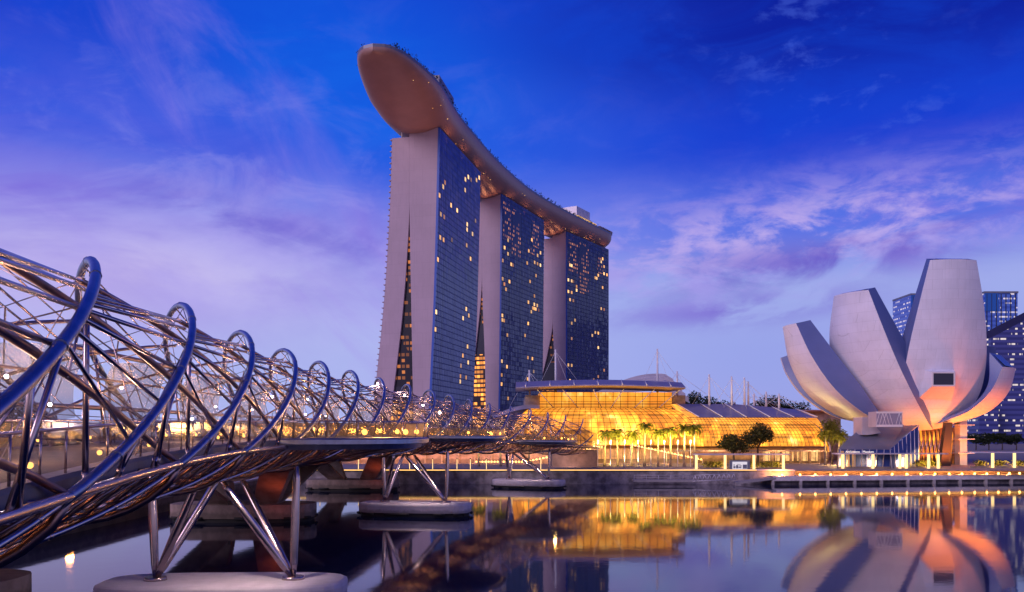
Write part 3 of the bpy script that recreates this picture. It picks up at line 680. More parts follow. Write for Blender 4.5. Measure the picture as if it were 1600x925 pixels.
# ================================================================== hotel towers
def curve3(pts): return lambda z: interp(z, pts)
def tower(n0, n1, ztop, front, inner, gapw, outer, zap, label, wins, glassm, grids, dimtop, litz):
    a = Vector((*n0, 0)); d = Vector((n1[0]-n0[0], n1[1]-n0[1], 0)); Ln = d.length; d.normalize(); p = Vector((-d.y, d.x, 0))
    th = thing('hotel_tower', a+d*Ln/2+p*14+Vector((0,0,3)), label, 'hotel tower', 'hotel towers carrying the roof deck')
    def q(l, w, z): return a+d*l+p*w+Vector((0,0,z))
    zs = [3+(ztop-3)*i/36 for i in range(37)]
    def slab(name, wa, wb, zt, l0=0.0, l1=Ln):
        zz = [3+(zt-3)*i/36 for i in range(37)]; m_ = MB()
        for l, fl in ((l0, False), (l1, True)): m_.grid([[q(l, wa(z), z), q(l, wb(z), z)] for z in zz], smooth=False, flip=not fl)
        m_.grid([[q(l0, wa(z), z), q(l1, wa(z), z)] for z in zz], smooth=True); m_.grid([[q(l0, wb(z), z), q(l1, wb(z), z)] for z in zz], smooth=True, flip=True)
        m_.quad(q(l0, wa(zt), zt), q(l1, wa(zt), zt), q(l1, wb(zt), zt), q(l0, wb(zt), zt)); return m_.build(name, M['wallpanel'], th)
    slab('west_slab', front, inner, ztop)
    slab('east_slab', lambda z: max(gapw(z), inner(z)+.05), outer, ztop-4)
    # glass curtain wall with its own slim depth, uv in metres
    m_ = MB(); off = -.35
    m_.grid([[q(l, front(z)+off, z) for l in (.9, Ln-.9)] for z in zs], [[(l, z) for l in (.9, Ln-.9)] for z in zs], smooth=True)
    m_.grid([[q(.9, front(z)+off, z), q(.9, front(z)+.0, z)] for z in zs], smooth=False, flip=True); gl = m_.build('glass_facade', glassm, th)
    m_ = MB()
    nf = 27
    for i in range(nf+1):
        l = .9+(Ln-1.8)*i/nf; m_.grid([[q(l-.12, front(z)+off, z), q(l, front(z)+off-.10, z), q(l+.12, front(z)+off, z)] for z in zs[::3]], smooth=False)
    m_.build('facade_fins', M['curtain_blue_fin'], th)
    m_ = MB(); m_.grid([[q(-.15, front(z)-.8, z), q(-.15, front(z)+.5, z), q(.6, front(z)+.5, z)] for z in zs], smooth=False, flip=True); m_.build('edge_fin', M['edge'], th)
    # floor edges on the garden side
    m_ = MB(); z = 8.0
    while z < ztop-5:
        m_.hexa([q(-.3, outer(z)-.1, z), q(-.3, outer(z)+1.0, z), q(Ln, outer(z)+1.0, z), q(Ln, outer(z)-.1, z), q(-.3, outer(z)-.1, z+.5), q(-.3, outer(z)+1.0, z+.5), q(Ln, outer(z)+1.0, z+.5), q(Ln, outer(z)-.1, z+.5)]); z += 3.4
    m_.build('balcony_slabs', M['wallpanel'], th)
    # atrium glazing between the two legs, a little inside the end wall
    zg = [3+(zap-3)*i/30 for i in range(31)]
    for nm, mt, z0, z1 in (('atrium_glazing', M['atrium'], 3, litz), ('atrium_glazing', M['dark_glass'], litz, litz+dimtop[0]), ('atrium_glazing', M['atrium_dim'], litz+dimtop[0], zap)):
        if z1 <= z0: continue
        zz = [z0+(z1-z0)*i/14 for i in range(15)]; m_ = MB()
        rows = [[q(1.6, inner(z)-.3+(gapw(z)-inner(z)+.6)*j/2, z) for j in range(3)] for z in zz]
        m_.grid(rows, [[(j*(gapw(z)-inner(z))/2, z) for j in range(3)] for z in zz], smooth=False, flip=True); m_.build(nm, mt, th)
    # recessed crown under the roof deck with slanted struts
    m_ = MB(); m_.hexa([q(2.5, 2.5, ztop), q(2.5, 22, ztop), q(Ln-2, 22, ztop), q(Ln-2, 2.5, ztop), q(2.5, 2.5, ztop+5), q(2.5, 22, ztop+5), q(Ln-2, 22, ztop+5), q(Ln-2, 2.5, ztop+5)]); m_.build('crown', M['frame'], th)
    for l, w in ((.8, 1.5), (.8, 9), (.8, 16), (.8, 23), (Ln*.3, .8), (Ln*.6, .8), (Ln*.9, .8)):
        m_ = MB(); z0 = ztop-4 if w > 18 else ztop; m_.rod(q(l, w, z0), q(l+1.2, w+.8, ztop+5.5), .45); m_.build('crown_strut', M['white'], th)
    # lit rooms placed where the photo shows them
    for wx, wy, kind in wins:
        k = (wx-800)/F; l = (a.x-k*a.y)/(k*d.y-d.x)
        for _ in range(4):
            pt_y = a.y+d.y*l; z = CH+(680-wy)*pt_y/F; w = front(z); l = (a.x+p.x*w-k*(a.y+p.y*w))/(k*d.y-d.x)
        l = min(Ln-4, max(1.2, l)); l = 1.2+round((l-1.2)/3.2)*3.2+.4; z = round(z/3.4)*3.4+.6
        m_ = MB(); w = front(z+1.2)-.48; m_.hexa([q(l, w, z), q(l+2.6, w, z), q(l+2.6, w+.1, z), q(l, w+.1, z), q(l, w, z+2.5), q(l+2.6, w, z+2.5), q(l+2.6, w+.1, z+2.5), q(l, w+.1, z+2.5)])
        m_.build('lit_window', M['lit_win'] if kind else M['lit_win_dim'], th)
    for l0, l1, z0, z1 in grids:
        m_ = MB(); zz = [z0, z1]; m_.grid([[q(l0, front(z)-.46, z), q(l1, front(z)-.46, z)] for z in zz], [[(l0, z), (l1, z)] for z in zz], smooth=False); m_.build('lit_room_grid', M['roomgrid'], th)
    return q, Ln
M['edge'] = mat('tower_edge_glass', lin(60,100,190)[:3], .3, 0, spec=.3)
M['curtain_blue_fin'] = mat('facade_fin_glass', lin(48,66,136)[:3], .3, 0, spec=.2)
M['dark_glass'] = mat('atrium_dark_glass', (.02, .022, .05), .15, 0)
w3 = [(690,291,1), (694,292,0), (726,283,1), (730,284,1), (734,288,0), (743,287,1), (747,282,1), (724,301,1), (682,310,1), (702,325,1), (713,334,1), (687,341,1), (691,343,0), (728,356,1), (728,362,1), (736,368,1), (741,349,0),
      (685,375,1), (691,377,1), (726,384,1), (703,378,0), (683,407,1), (734,406,1), (680,490,1), (675,514,1), (675,519,1), (726,487,1), (721,499,1), (730,496,1), (729,542,1), (729,548,1), (720,560,1), (729,571,1), (717,577,0), (717,591,1), (717,599,1), (725,593,1)]
w2 = [(791,377,1), (786,388,1), (791,398,1), (796,413,1), (798,414,0), (784,407,0), (824,394,1), (829,378,1), (839,401,1), (843,397,1), (822,413,1), (834,412,1), (838,414,1), (842,417,1), (826,440,1), (781,441,1), (787,445,0), (793,446,1), (789,452,1),
      (833,463,1), (824,477,1), (834,478,1), (830,482,1), (836,484,1), (839,487,0), (829,490,1), (833,488,1), (838,480,1), (780,497,1), (786,503,1), (779,503,1), (823,509,1), (790,525,1), (819,526,1), (829,561,1), (823,565,1), (780,570,1), (791,577,1), (781,588,1), (833,585,0), (823,595,1), (782,603,1), (793,625,1), (836,432,1)]
w1 = [(888,415,1), (890,420,1), (895,445,0), (886,443,1), (890,443,1), (898,449,1), (900,454,1), (887,456,1), (892,460,1), (888,473,1), (894,475,0), (897,501,1), (892,511,1), (934,433,1), (929,435,1), (930,440,1), (941,428,1), (946,430,1), (939,454,1), (937,485,1), (942,487,0), (928,520,1), (933,521,1), (923,529,1), (933,547,1), (892,534,0), (886,571,1), (891,572,1), (888,600,1),
      (940,408,1), (938,412,1), (942,417,1), (926,596,0), (932,593,0), (942,584,0)]
q3, L3 = tower((-42.4, 509), (-21.4, 597), 190, smoothcurve([(0, 6.6), (33, 5.4), (95, 2.6), (190, 0)]), smoothcurve([(0, 15.4), (41, 16.1), (146, 18.1), (190, 18.2)]),
      smoothcurve([(0, 33), (41, 27.6), (80, 22.8), (108, 20.3), (146, 18.1), (190, 17.5)]), smoothcurve([(0, 44.5), (45, 38.8), (94, 33.7), (146, 30.3), (190, 28.9)]), 146,
      'nearest and tallest looking hotel tower, below the overhanging tip of the roof deck', w3, M['curtain_blue'], [], (9, 0), 31)
q2_, L2 = tower((-8, 649), (26.6, 730), 190, smoothcurve([(0, 2.6), (60, 1.2), (190, 0)]), smoothcurve([(0, 12.4), (60, 13.1), (128, 15.7), (190, 16)]),
      smoothcurve([(0, 33), (45, 26.5), (80, 20.5), (128, 15.7), (190, 15)]), smoothcurve([(0, 44), (45, 37), (94, 31), (146, 27), (190, 25)]), 128,
      'middle hotel tower, standing between the other two, orange lit grid near its top', w2, M['curtain_dark'], [(3, 17, 158, 186), (20, 38, 148, 184), (60, 76, 164, 184), (58, 66, 157, 163)], (22, 0), 72)
q1_, L1 = tower((47.7, 769), (93, 844), 190, smoothcurve([(0, .4), (60, 0), (190, 0)]), smoothcurve([(0, 10.2), (53, 10.8), (112, 13.6), (190, 14)]),
      smoothcurve([(0, 35), (53, 27), (85, 18.8), (112, 13.6), (190, 13)]), smoothcurve([(0, 48), (53, 38), (94, 27), (146, 23), (190, 22.4)]), 112,
      'farthest hotel tower at the right end of the row, with many lit rooms', w1, M['curtain_dark'], [(4, 22, 156, 184), (24, 44, 140, 186), (62, 74, 164, 180)], (18, 0), 58)

# ================================================================== roof deck over the towers
spine = [(-68.5, 432), (-62, 470), (-55.5, 512), (-45.5, 556), (-28.5, 622), (-3.6, 695), (28, 760), (58, 813), (86, 861)]
def cat(pts, n=14):
    out = []
    for i in range(len(pts)-1):
        p0, p1, p2, p3 = (Vector((*pts[max(0, min(len(pts)-1, i+k))], 0)) for k in (-1, 0, 1, 2))
        for j in range(n):
            t = j/n; out.append(.5*((2*p1)+(p2-p0)*t+(2*p0-5*p1+4*p2-p3)*t*t+(3*p1-p0-3*p2+p3)*t**3))
    out.append(Vector((*pts[-1], 0))); return out
sp_ = cat(spine); NS = len(sp_)
sk = thing('roof_deck', sp_[NS//2]+Vector((0,0,190)), 'long boat-shaped roof deck lying across all three hotel towers', 'roof deck')
HW = lambda u: (19.6+2*max(0, 1-abs(u-.18)/.16))*min(1, max(0, (1-(1-u/.24)**2.2))**.5 if u < .24 else 1)*(max(0, 1-(1-(1-u)/.06)**2)**.5 if u > .94 else 1)
KD = lambda u: 15.0*min(1, (.16+u/.24*.84) if u < .24 else 1)*(min(1, .45+(1-u)/.05*.55) if u > .95 else 1)
ZT = 204.5
rows = []; rimL = []; rimR = []; rows_top = []
for i, c in enumerate(sp_):
    u = i/(NS-1); t = (sp_[min(i+1, NS-1)]-sp_[max(i-1, 0)]).normalized(); rt = Vector((t.y, -t.x, 0)); h = max(.05, HW(u)); kd = KD(u)
    rw = []
    for j in range(21):
        a = PI*j/20; x = -math.cos(a); zz = math.sin(a)**.8
        rw.append(c+rt*(h*x)+Vector((0, 0, ZT-1.6-kd*zz)))
    rows.append(rw); rimL.append((c, rt, h)); rows_top.append([c+rt*(-h)+Vector((0,0,ZT)), c+rt*h+Vector((0,0,ZT))])
M['hull'] = mat('roof_deck_hull_panels', (.40, .23, .20), .42, .1, .06, .12, .03, .4)
m_ = MB(); m_.grid(rows); m_.build('hull', M['hull'], sk)
m_ = MB(); m_.grid([[p+Vector((0,0,-1.6)), p, p2, p2+Vector((0,0,-1.6))] for p, p2 in rows_top], smooth=False); m_.build('deck_edge', M['roofgrey'], sk)
# slim soffit lights along the bay side
rng = random.Random(5)
for i in sorted(rng.sample(range(8, NS-6), 22)):
    p = rows[i][rng.choice((15, 17, 18))]; mm = MB(); mm.ball(p+Vector((0,0,-.1)), .32, 6, 4, .5); mm.build('soffit_light', M['lit_win'], sk)
def hullbox(i, off, l, w, z0, z1, name, mt):
    c, rt, h = rimL[i]; t = Vector((-rt.y, rt.x, 0)); m_ = MB(); k = c+rt*off
    m_.hexa([k+t*a+rt*bb+Vector((0,0,z)) for z in (z0, z1) for a, bb in ((-l, -w), (l, -w), (l, w), (-l, w))]); return m_.build(name, mt, sk)
hullbox(int(NS*.235), 17.0, 17, 2.5, ZT, ZT+6.5, 'rooftop_block', M['roofgrey'])
hullbox(int(NS*.86), 2, 14, 9, ZT, ZT+14, 'plant_block', M['roofpale'])
hullbox(int(NS*.86), 13, 20, 2.0, ZT, ZT+4.0, 'restaurant_front', M['shop'])
hullbox(int(NS*.94), 10, 14, 6, ZT, ZT+3.6, 'restaurant_roof', M['hull'])
m_ = MB()
for i in range(3, NS-2):
    c, rt, h = rimL[i]
    for sg in (1, -1):
        for _ in range(5 if sg > 0 else 3):
            p = c+rt*(sg*(h-1.2-rng.random()*1.5))+Vector((rng.uniform(-2, 2), rng.uniform(-2, 2), ZT+.3)); hh = rng.uniform(.5, 2.4)
            for _ in range(5):
                q = p+Vector((rng.uniform(-.8, .8), rng.uniform(-.8, .8), hh*rng.uniform(.2, 1))); s_ = .5
                m_.tri(q+Vector((rng.uniform(-s_, s_), rng.uniform(-s_, s_), rng.uniform(-s_, s_))), q+Vector((rng.uniform(-s_, s_), rng.uniform(-s_, s_), rng.uniform(-s_, s_))), q+Vector((rng.uniform(-s_, s_), rng.uniform(-s_, s_), rng.uniform(0, 1.2))))
tag(m_.build('roof_planting', M['leaf_dark'], sk), kind='stuff')
# warm light washing the soffit from the tower crowns, plus two added floods from below
def wash(q, l0, l1, w, watts, z0=187, z1=190): lamp('SPOT', q(l0, w, z0), watts, (1, .36, .16), sk, 'soffit_wash_light', 1.5, q(l1, w, z1), 120)
lamp('SPOT', q3(-70, 14, 30), 170000, (1, .42, .26), sk, 'soffit_wash_light', 4, q3(-42, 14, 198), 42)  # added flood without a fixture, brightens the underside of the hull tip
lamp('SPOT', q3(30, -70, 30), 120000, (1, .36, .16), sk, 'soffit_wash_light', 4, q3(-10, -4, 198), 30)  # added flood without a fixture, for the bay-side edge of the hull
for w in (2, 12, 22): wash(q3, L3+1, L3+30, w, 1400, 182, 196); wash(q2_, -1, -30, w, 1400, 182, 196); wash(q2_, L2+1, L2+30, w, 1800, 182, 196); wash(q1_, -1, -30, w, 1400, 182, 196)
for q_, L_ in ((q3, L3), (q2_, L2), (q1_, L1)):
    for f_ in (.15, .5, .85): lamp('SPOT', q_(L_*f_, -1.2, 184), 1400, (1, .40, .18), sk, 'soffit_wash_light', .8, q_(L_*f_, -8, 197), 130)

# ================================================================== shopping hall
mall = thing('shopping_hall', (40, 290, 3), 'long glass-vaulted shopping hall glowing yellow behind the palms', 'shopping hall')
def vault(x0, x1, Y0, z0, ry, rz, a0, a1, name, nx, na, mull=.09, t0=0, t1=0):
    """quarter barrel in px columns x0..x1 at front distance Y0"""
    X = lambda x, Y: (x-800)*Y/F
    rows = []; uvs = []
    for i in range(na+1):
        a = R(a0+(a1-a0)*i/na); Y = Y0+ry*(1-math.cos(a)); z = z0+rz*math.sin(a)
        k_ = 1-math.cos(R(min(90, a0+(a1-a0)*i/na))); xa_, xb_ = X(x0+t0*k_, Y0), X(x1-t1*k_, Y0)
        rows.append([Vector((xa_+(xb_-xa_)*j/nx, Y, z)) for j in range(nx+1)]); uvs.append([(rows[-1][j].x, i*1.5) for j in range(nx+1)])
    m_ = MB(); m_.grid(rows, uvs); pn = m_.build(name, M['vault'], mall)
    m_ = MB()
    for j in range(nx+1): m_.tube([rows[i][j]+Vector((0, -.12, .1)) for i in range(na+1)], mull, 5)
    for i in range(na+1): m_.tube([rows[i][0]+Vector((0, -.12, .1)), rows[i][-1]+Vector((0, -.12, .1))], mull*.8, 5)
    m_.build('mullion_grid', M['frame'], pn)
    return rows
v1 = vault(796, 1096, 261, 7.0, 22, 13.2, 6, 86, 'glass_vault', 28, 10, .065, 46, 44)
v2 = vault(1078, 1294, 262.5, 6.4, 18, 11.8, 8, 62, 'glass_vault', 38, 9, .06, 0, 40)
# grey panels over the upper part of the right vault, ribs between
Xp = lambda x, Y: (x-800)*Y/F
def solar(x, q):      # x in photo columns along the lower edge, q 0..1 up the slope
    dr = max(0, x-1180)*.018
    return Vector((Xp(x, 272)-q*(4.6-(x-1090)*.012), 272.0+q*13, 16.95+q*(4.6-dr)))
for k in range(5):
    xa, xb = 1092+k*37, 1092+(k+1)*37
    m_ = MB(); m_.grid([[solar(xa+1.2+(xb-xa-2.4)*j/4, q/4) for j in range(5)] for q in range(5)]); m_.grid([[solar(xa+1.2, 0)+Vector((0,0,-.3)), solar(xb-1.2, 0)+Vector((0,0,-.3))], [solar(xa+1.2, 0), solar(xb-1.2, 0)]], smooth=False); m_.build('solar_roof', M['solar'], mall)
for k in range(6):
    x = 1092+k*37; m_ = MB(); m_.tube([solar(x, q/6)+Vector((0,-.1,.15)) for q in range(7)], .17, 6); m_.build('roof_rib', M['white'], mall)
m_ = MB(); m_.grid([[Vector((solar(1092, q/6).x-5.5*math.cos(q/6*1.2), 272.2+q*2.1, 16.9+4.5*math.sin(q/6*PI/2))), solar(1091, q/6)+Vector((0,.1,-.05))] for q in range(7)], [[(60, 6+q), (66, 6+q)] for q in range(7)]); m_.build('side_glazing', M['vault'], mall)
# end arch of the right vault
m_ = MB(); xe = Xp(1294, 262.5)
fan = [Vector((xe+1-11*(1-math.cos(R(a))), 262.5+18*(1-math.cos(R(a)))+1, 6.4+11.8*math.sin(R(a)))) for a in range(0, 91, 10)]
m_.tube(fan, .35, 6); m_.build('end_arch', M['roofpale'], mall)
m_ = MB(); m_.grid([[Vector((xe+(p.x-xe)*k+.2, p.y, p.z)) for k in (0, 1)] for p in fan], [[(k*4, i*1.5) for k in (0, 1)] for i in range(len(fan))]); m_.build('end_glazing', M['vault'], mall)
# clerestory and its flying roof
m_ = MB(); xa, xb, Yc = Xp(843, 286), Xp(1050, 286), 286
m_.grid([[Vector((xa+(xb-xa)*j/2, Yc, z)) for j in range(3)] for z in (19.6, 25.4)], [[(xa+(xb-xa)*j/2, 60+z) for j in range(3)] for z in (19.6, 25.4)], smooth=False)
m_.quad((xa, Yc, 19.6), (xa, Yc+16, 19.6), (xa, Yc+16, 25.4), (xa, Yc, 25.4), ((0,60), (16,60), (16,66), (0,66))); m_.quad((xb, Yc, 25.4), (xb, Yc+16, 25.4), (xb, Yc+16, 19.6), (xb, Yc, 19.6), ((0,66), (16,66), (16,60), (0,60)))
cl = m_.build('clerestory', M['vault'], mall)
m_ = MB()
for j in range(19): x = xa+(xb-xa)*j/18; m_.rod((x, Yc-.1, 19.6), (x, Yc-.1, 25.4), .08, n=5)
for z in (20.8, 22.4, 24.0): m_.rod((xa, Yc-.12, z), (xb, Yc-.12, z), .07, n=5)
m_.build('mullion_grid', M['frame'], cl)
m_ = MB()
for k, (xo, sl) in enumerate(((xa+1, 1), (xa+9, 1), (xa+18, .6), (xb-18, -.6), (xb-9, -1), (xb-1, -1))): m_.rod((xo+sl*4, Yc-1, 19.8), (xo-sl*2, Yc-8, 25.9), .16)
m_.build('roof_struts', M['white'], mall)
m_ = MB(); x0r, x1r = Xp(806, 280), Xp(1066, 280)
sec = lambda u: 26.2+.8*math.sin(PI*u)
m_.grid([[Vector((x0r+(x1r-x0r)*u, Y, sec(u)+z)) for Y, z in ((277, -.35), (274.5, -.05), (274.6, .25), (281, 2.1), (292, 2.9), (306, 2.4), (306, .3), (277, -.35))] for u in [i/16 for i in range(17)]], smooth=False); m_.build('flying_roof', M['solar'], mall)
for k in range(7):
    x = x0r+(x1r-x0r)*(k+.4)/7; m_ = MB(); m_.rod((x, 274.4, sec((k+.4)/7)+.35), (x+.4, 281, sec((k+.4)/7)+2.2), .14); m_.build('roof_rib', M['white'], mall)
# layered fan roof behind
m_ = MB(); rows = []; xl, xr = Xp(884, 330), Xp(1066, 330)
for k in range(6):
    zk = lambda u: 25.0+(4.6+k*1.25)*math.sin(PI*min(.5, u*.62)) - (max(0, u-(.80+.02*k))*22)
    xa_ = xl+k*1.6; us = [i/22 for i in range(23)]
    rows.append([Vector((xa_+(xr-xa_)*u, 318+k*6, zk(u)-(2 if k == 0 else .75))) for u in us]); rows.append([Vector((xa_+(xr-xa_)*u, 318+k*6, zk(u))) for u in us])
m_.grid(rows, smooth=False); m_.build('layered_roof', M['roofpale'], mall)
# lit podium front behind the promenade, left part, and the sloping light strings
m_ = MB(); m_.box(Xp(470, 262), Xp(932, 262), 262, 263, 3, 8.6); m_.build('podium_front', M['concrete_warm'], mall)
for k in range(14):
    m_ = MB(); x = Xp(560+k*26, 261); m_.box(x-.25, x+.25, 261.6, 262, 3, 8.4); m_.build('podium_pier', M['pave'], mall)
for k in range(9): lamp('SPOT', (Xp(560+k*44, 256), 256, 4.2), 2400, (1, .36, .11), mall, 'podium_light', .4, (Xp(560+k*44, 256), 262, 6.0), 160)
for xa_, ya_, xb_, yb_, n_ in ((742, 722, 818, 722, 16), (820, 722, 925, 701, 20), (985, 695, 1098, 719, 22)):
    a_, b_ = P(xa_, ya_, 252), P(xb_, yb_, 252); m_ = MB(); m_.rod(a_, b_, .12, n=6)
    for q_ in (0, .5, 1): p_ = a_.lerp(b_, q_); m_.rod((p_.x, p_.y, 3), p_, .08, n=5)
    rl = m_.build('ramp_rail', M['white'], mall)
    for q_ in range(n_): m_ = MB(); m_.ball(a_.lerp(b_, (q_+.5)/n_)+Vector((0, -.2, .12)), .24, 8, 5); m_.build('ramp_bulb', M['bulb_warm'], rl)
# round roof on the left, behind the bridge
m_ = MB(); m_.grid([[P(762+j*9, 658-26*math.sin(PI*(.06+.5*j/9))+0*q, 268+q*14)+Vector((0, 0, -1.2*abs(q-1))) for q in range(4)] for j in range(10)]); m_.build('side_roof', M['roofpale'], mall)
m_ = MB(); m_.box(Xp(770, 275), Xp(842, 275), 274, 300, 3, 13); m_.build('side_wall', M['concrete_warm'], mall)
# body under and behind the vaults
m_ = MB(); m_.box(Xp(815, 266), Xp(1296, 266), 266.5, 268, 3, 7.4); m_.build('ground_floor', M['concrete_warm'], mall)
m_ = MB(); m_.box(Xp(1060, 300), Xp(1300, 300), 292, 330, 3, 19.5); m_.build('rear_block', M['concrete_warm'], mall)
m_ = MB(); m_.box(Xp(820, 300), Xp(1060, 300), 288, 330, 3, 24.5); m_.build('rear_block', M['concrete_warm'], mall)
for x0, x1, z0 in ((1190, 1208, 3.6), (1212, 1240, 3.6), (1246, 1262, 3.6), (1268, 1282, 3.6), (934, 1002, 4.2), (1040, 1058, 4.2), (1062, 1076, 4.2), (880, 925, 4.2)):
    m_ = MB(); m_.box(Xp(x0, 266), Xp(x1, 266), 266.1, 266.4, z0, z0+3); m_.build('shop_window', M['shop'] if x0 > 1100 else M['shop_dim'], mall)
for k in range(8):
    m_ = MB(); x = Xp(1176+k*15, 262); m_.box(x-.3, x+.3, 262, 262.6, 3, 7); m_.build('column', M['concrete_warm'], mall)
m_ = MB(); m_.box(Xp(1060, 258), Xp(1290, 258), 257.5, 263, 6.6, 7.0); m_.build('eaves', M['concrete_warm'], mall)
# orange disc roof and low roofs near the museum
m_ = MB(); c = P(1255, 643, 300); m_.tube([c+Vector((0,0,-.3)), c, c+Vector((0,0,.5))], [10, 10.5, 5], 28); m_.build('disc_roof', M['hull'], mall)
masts = [(1027, 545, 606, 296), (1058, 580, 612, 300), (1108, 585, 632, 284), (1143, 588, 633, 284), (1163, 590, 634, 290), (1169, 596, 634, 292), (1178, 615, 634, 300), (1197, 612, 634, 300), (1217, 615, 634, 284), (868, 546, 606, 300), (827, 578, 628, 300)]
for x, yt, yb, Y in masts:
    m_ = MB(); m_.rod(P(x+.4, yb+8, Y), P(x, yt, Y), .42, .26, 8); ms = m_.build('mast', M['white'], mall)
    m_ = MB()
    for dx, dyy, dY in ((46, 4, 0), (-30, 6, 2), (24, 5, -4)): m_.rod(P(x, yt+3, Y), P(x+dx, min(yb+dyy, 652), Y+dY), .05, n=4)
    m_.build('stay_cable', M['white'], ms)
lamp('SPOT', (Xp(905, 250), 252, 5), 4000, (1, .5, .18), mall, 'hall_light', .5, (Xp(905, 250), 262, 6), 160)
for x in (960, 1040, 1120, 1220, 1280): lamp('SPOT', (Xp(x, 254), 255, 5.5), 2600, (1, .45, .15), mall, 'hall_light', .4, (Xp(x, 254), 266, 5), 160)

# ================================================================== flower-shaped museum
MC = Vector((116, 252, 0)); vd = Vector((-116, -252, 0)).normalized(); vl = Vector((-vd.y, vd.x, 0))   # to the viewer, to the viewer's right
if vl.x < 0: vl = -vl
mus = thing('lotus_museum', MC+Vector((0,0,3)), 'white flower-shaped museum with tall tapering petals above orange floodlight', 'museum')
def petal(ang, prof, side, tipglass=True, mt='petal', rise=1.0):
    """prof: (z, r, half width, depth) from the bowl up to the tip"""
    rad = vd*math.cos(R(ang))+vl*math.sin(R(ang)); tan = vl*math.cos(R(ang))-vd*math.sin(R(ang))
    zs = [p[0] for p in prof]; fr_ = smoothcurve([(p[0], p[1]) for p in prof]); fw = smoothcurve([(p[0], p[2]) for p in prof]); fd = smoothcurve([(p[0], p[3]) for p in prof])
    n = 34; zz = []
    for i in range(n+1): u = i/n; zz.append(zs[0]+(zs[-1]-zs[0])*(u**1.7))
    nu = 16
    def out(z, u): w = fw(z); return MC+rad*(fr_(z)-.22*w*u*u)+tan*(w*u)+Vector((0,0,z))
    def inn(z, u): w = fw(z)*.9; return MC+rad*(max(.5, fr_(z)-fd(z)))+tan*(w*u)+Vector((0,0,z+1.0+(rise-1)*max(0, (z-zs[0])/(zs[-1]-zs[0]))**4))
    m_ = MB(); m_.grid([[out(z, -1+2*j/nu) for j in range(nu+1)] for z in zz]); pt = m_.build('petal', M[mt], mus)
    m_ = MB()
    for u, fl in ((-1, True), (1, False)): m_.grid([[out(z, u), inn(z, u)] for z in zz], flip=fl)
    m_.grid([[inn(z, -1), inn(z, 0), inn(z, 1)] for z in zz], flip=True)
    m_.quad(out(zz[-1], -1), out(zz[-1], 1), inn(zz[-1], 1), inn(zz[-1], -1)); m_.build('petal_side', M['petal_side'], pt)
    if tipglass:
        m_ = MB(); c = [out(zz[-1], -.8), out(zz[-1], .8), inn(zz[-1], .8), inn(zz[-1], -.8)]; k = sum(c, Vector())/4
        m_.poly([k+(p-k)*.8+Vector((0,0,.06)) for p in c]); m_.build('skylight', M['dark_glass'], pt)
    return out, rad, tan, pt
pc = petal(26, [(13.2, 3.0, 4, 2), (14.6, 7.5, 7, 5), (17, 12, 9.2, 8), (21, 15.6, 10.3, 10), (26, 18, 10.9, 10.5), (34, 20, 10.6, 10), (45, 21.5, 8.9, 7.5), (57.6, 22, 6.2, 4.5)], 1)
petal(-39, [(13.0, 3.2, 7, 2), (14.6, 8.8, 9.6, 5), (18, 14.2, 11.4, 8), (22.5, 18.6, 12.0, 10), (30, 23, 11.4, 10.5), (40, 26, 9.3, 8), (50.4, 27, 6.0, 4.5)], 1)
petal(-65, [(13.4, 4, 5, 2), (15.4, 16, 9.0, 4), (18, 22.5, 11.0, 7), (24, 30.0, 11.6, 10), (33, 35.2, 9.6, 9), (42.8, 37.6, 5.8, 5.5)], 1)
petal(-96, [(13.4, 4, 3, 2), (16.2, 20, 5, 4), (19, 26, 6, 5), (24, 32, 6.5, 5.5), (30, 36.2, 6, 5), (35, 38, 4.5, 4)], 1)
petal(70, [(13.3, 4, 4, 1.2), (15.5, 12.5, 7.0, 1.6), (18, 18.6, 8.0, 2.0), (23, 23.4, 7.4, 2.6), (29.4, 25.4, 5.6, 4.5)], 1, rise=4.0)
petal(112, [(13.3, 4, 4, 2), (16, 13, 6, 4), (20, 18, 7, 6), (28, 21, 6.8, 6), (36, 21, 5.2, 5)], 1)
petal(-150, [(13.3, 4, 4, 2), (16, 12, 6, 4), (20, 17, 7, 6), (30, 20, 6.8, 6), (38, 20.5, 5.2, 5)], 1)
petal(160, [(13.3, 4, 4, 2), (16, 12, 6, 4), (20, 17, 7, 6), (28, 20, 6.8, 6), (34, 20.5, 5.2, 5)], 1)
# closing bowl
m_ = MB(); m_.grid([[MC+Vector((r*math.cos(a), r*math.sin(a), z)) for a in [2*PI*i/40 for i in range(41)]] for r, z in ((.5, 12.7), (4, 12.9), (8, 13.8), (11, 15.5), (13, 18), (13.5, 21))], flip=True); m_.build('bowl', M['petal'], mus)
# projecting window on the tall petal
outf, rad, tan, pt = pc
zc_ = 26.0
w0 = [outf(22.8, -.42), outf(22.8, .42), outf(28.6, .40), outf(28.6, -.40)]; cen = outf(26.4, 0)+rad*2.4
def wp(a, z, o_=0.0): return outf(26.4, 0)+rad*(2.2+o_)+tan*(a-2.5)+Vector((0,0,z))
m_ = MB(); m_.hexa([outf(20.0, -.72)+rad*-.4, outf(20.0, .26)+rad*-.4, wp(3.1, -2.1), wp(-3.1, -2.1), outf(28.8, -.58)+rad*-.4, outf(28.8, .12)+rad*-.4, wp(3.1, 1.7), wp(-3.1, 1.7)]); wb = m_.build('window_box', M['petal'], mus)
m_ = MB()
for a0, a1, z0, z1 in ((-3.1, 3.1, 1.35, 1.72), (-3.1, 3.1, -2.12, -1.7), (-3.12, -2.7, -1.7, 1.35), (2.7, 3.12, -1.7, 1.35)):
    m_.hexa([wp(a0, z0, -.1), wp(a1, z0, -.1), wp(a1, z0, .12), wp(a0, z0, .12), wp(a0, z1, -.1), wp(a1, z1, -.1), wp(a1, z1, .12), wp(a0, z1, .12)])
m_.build('frame', M['white'], wb)
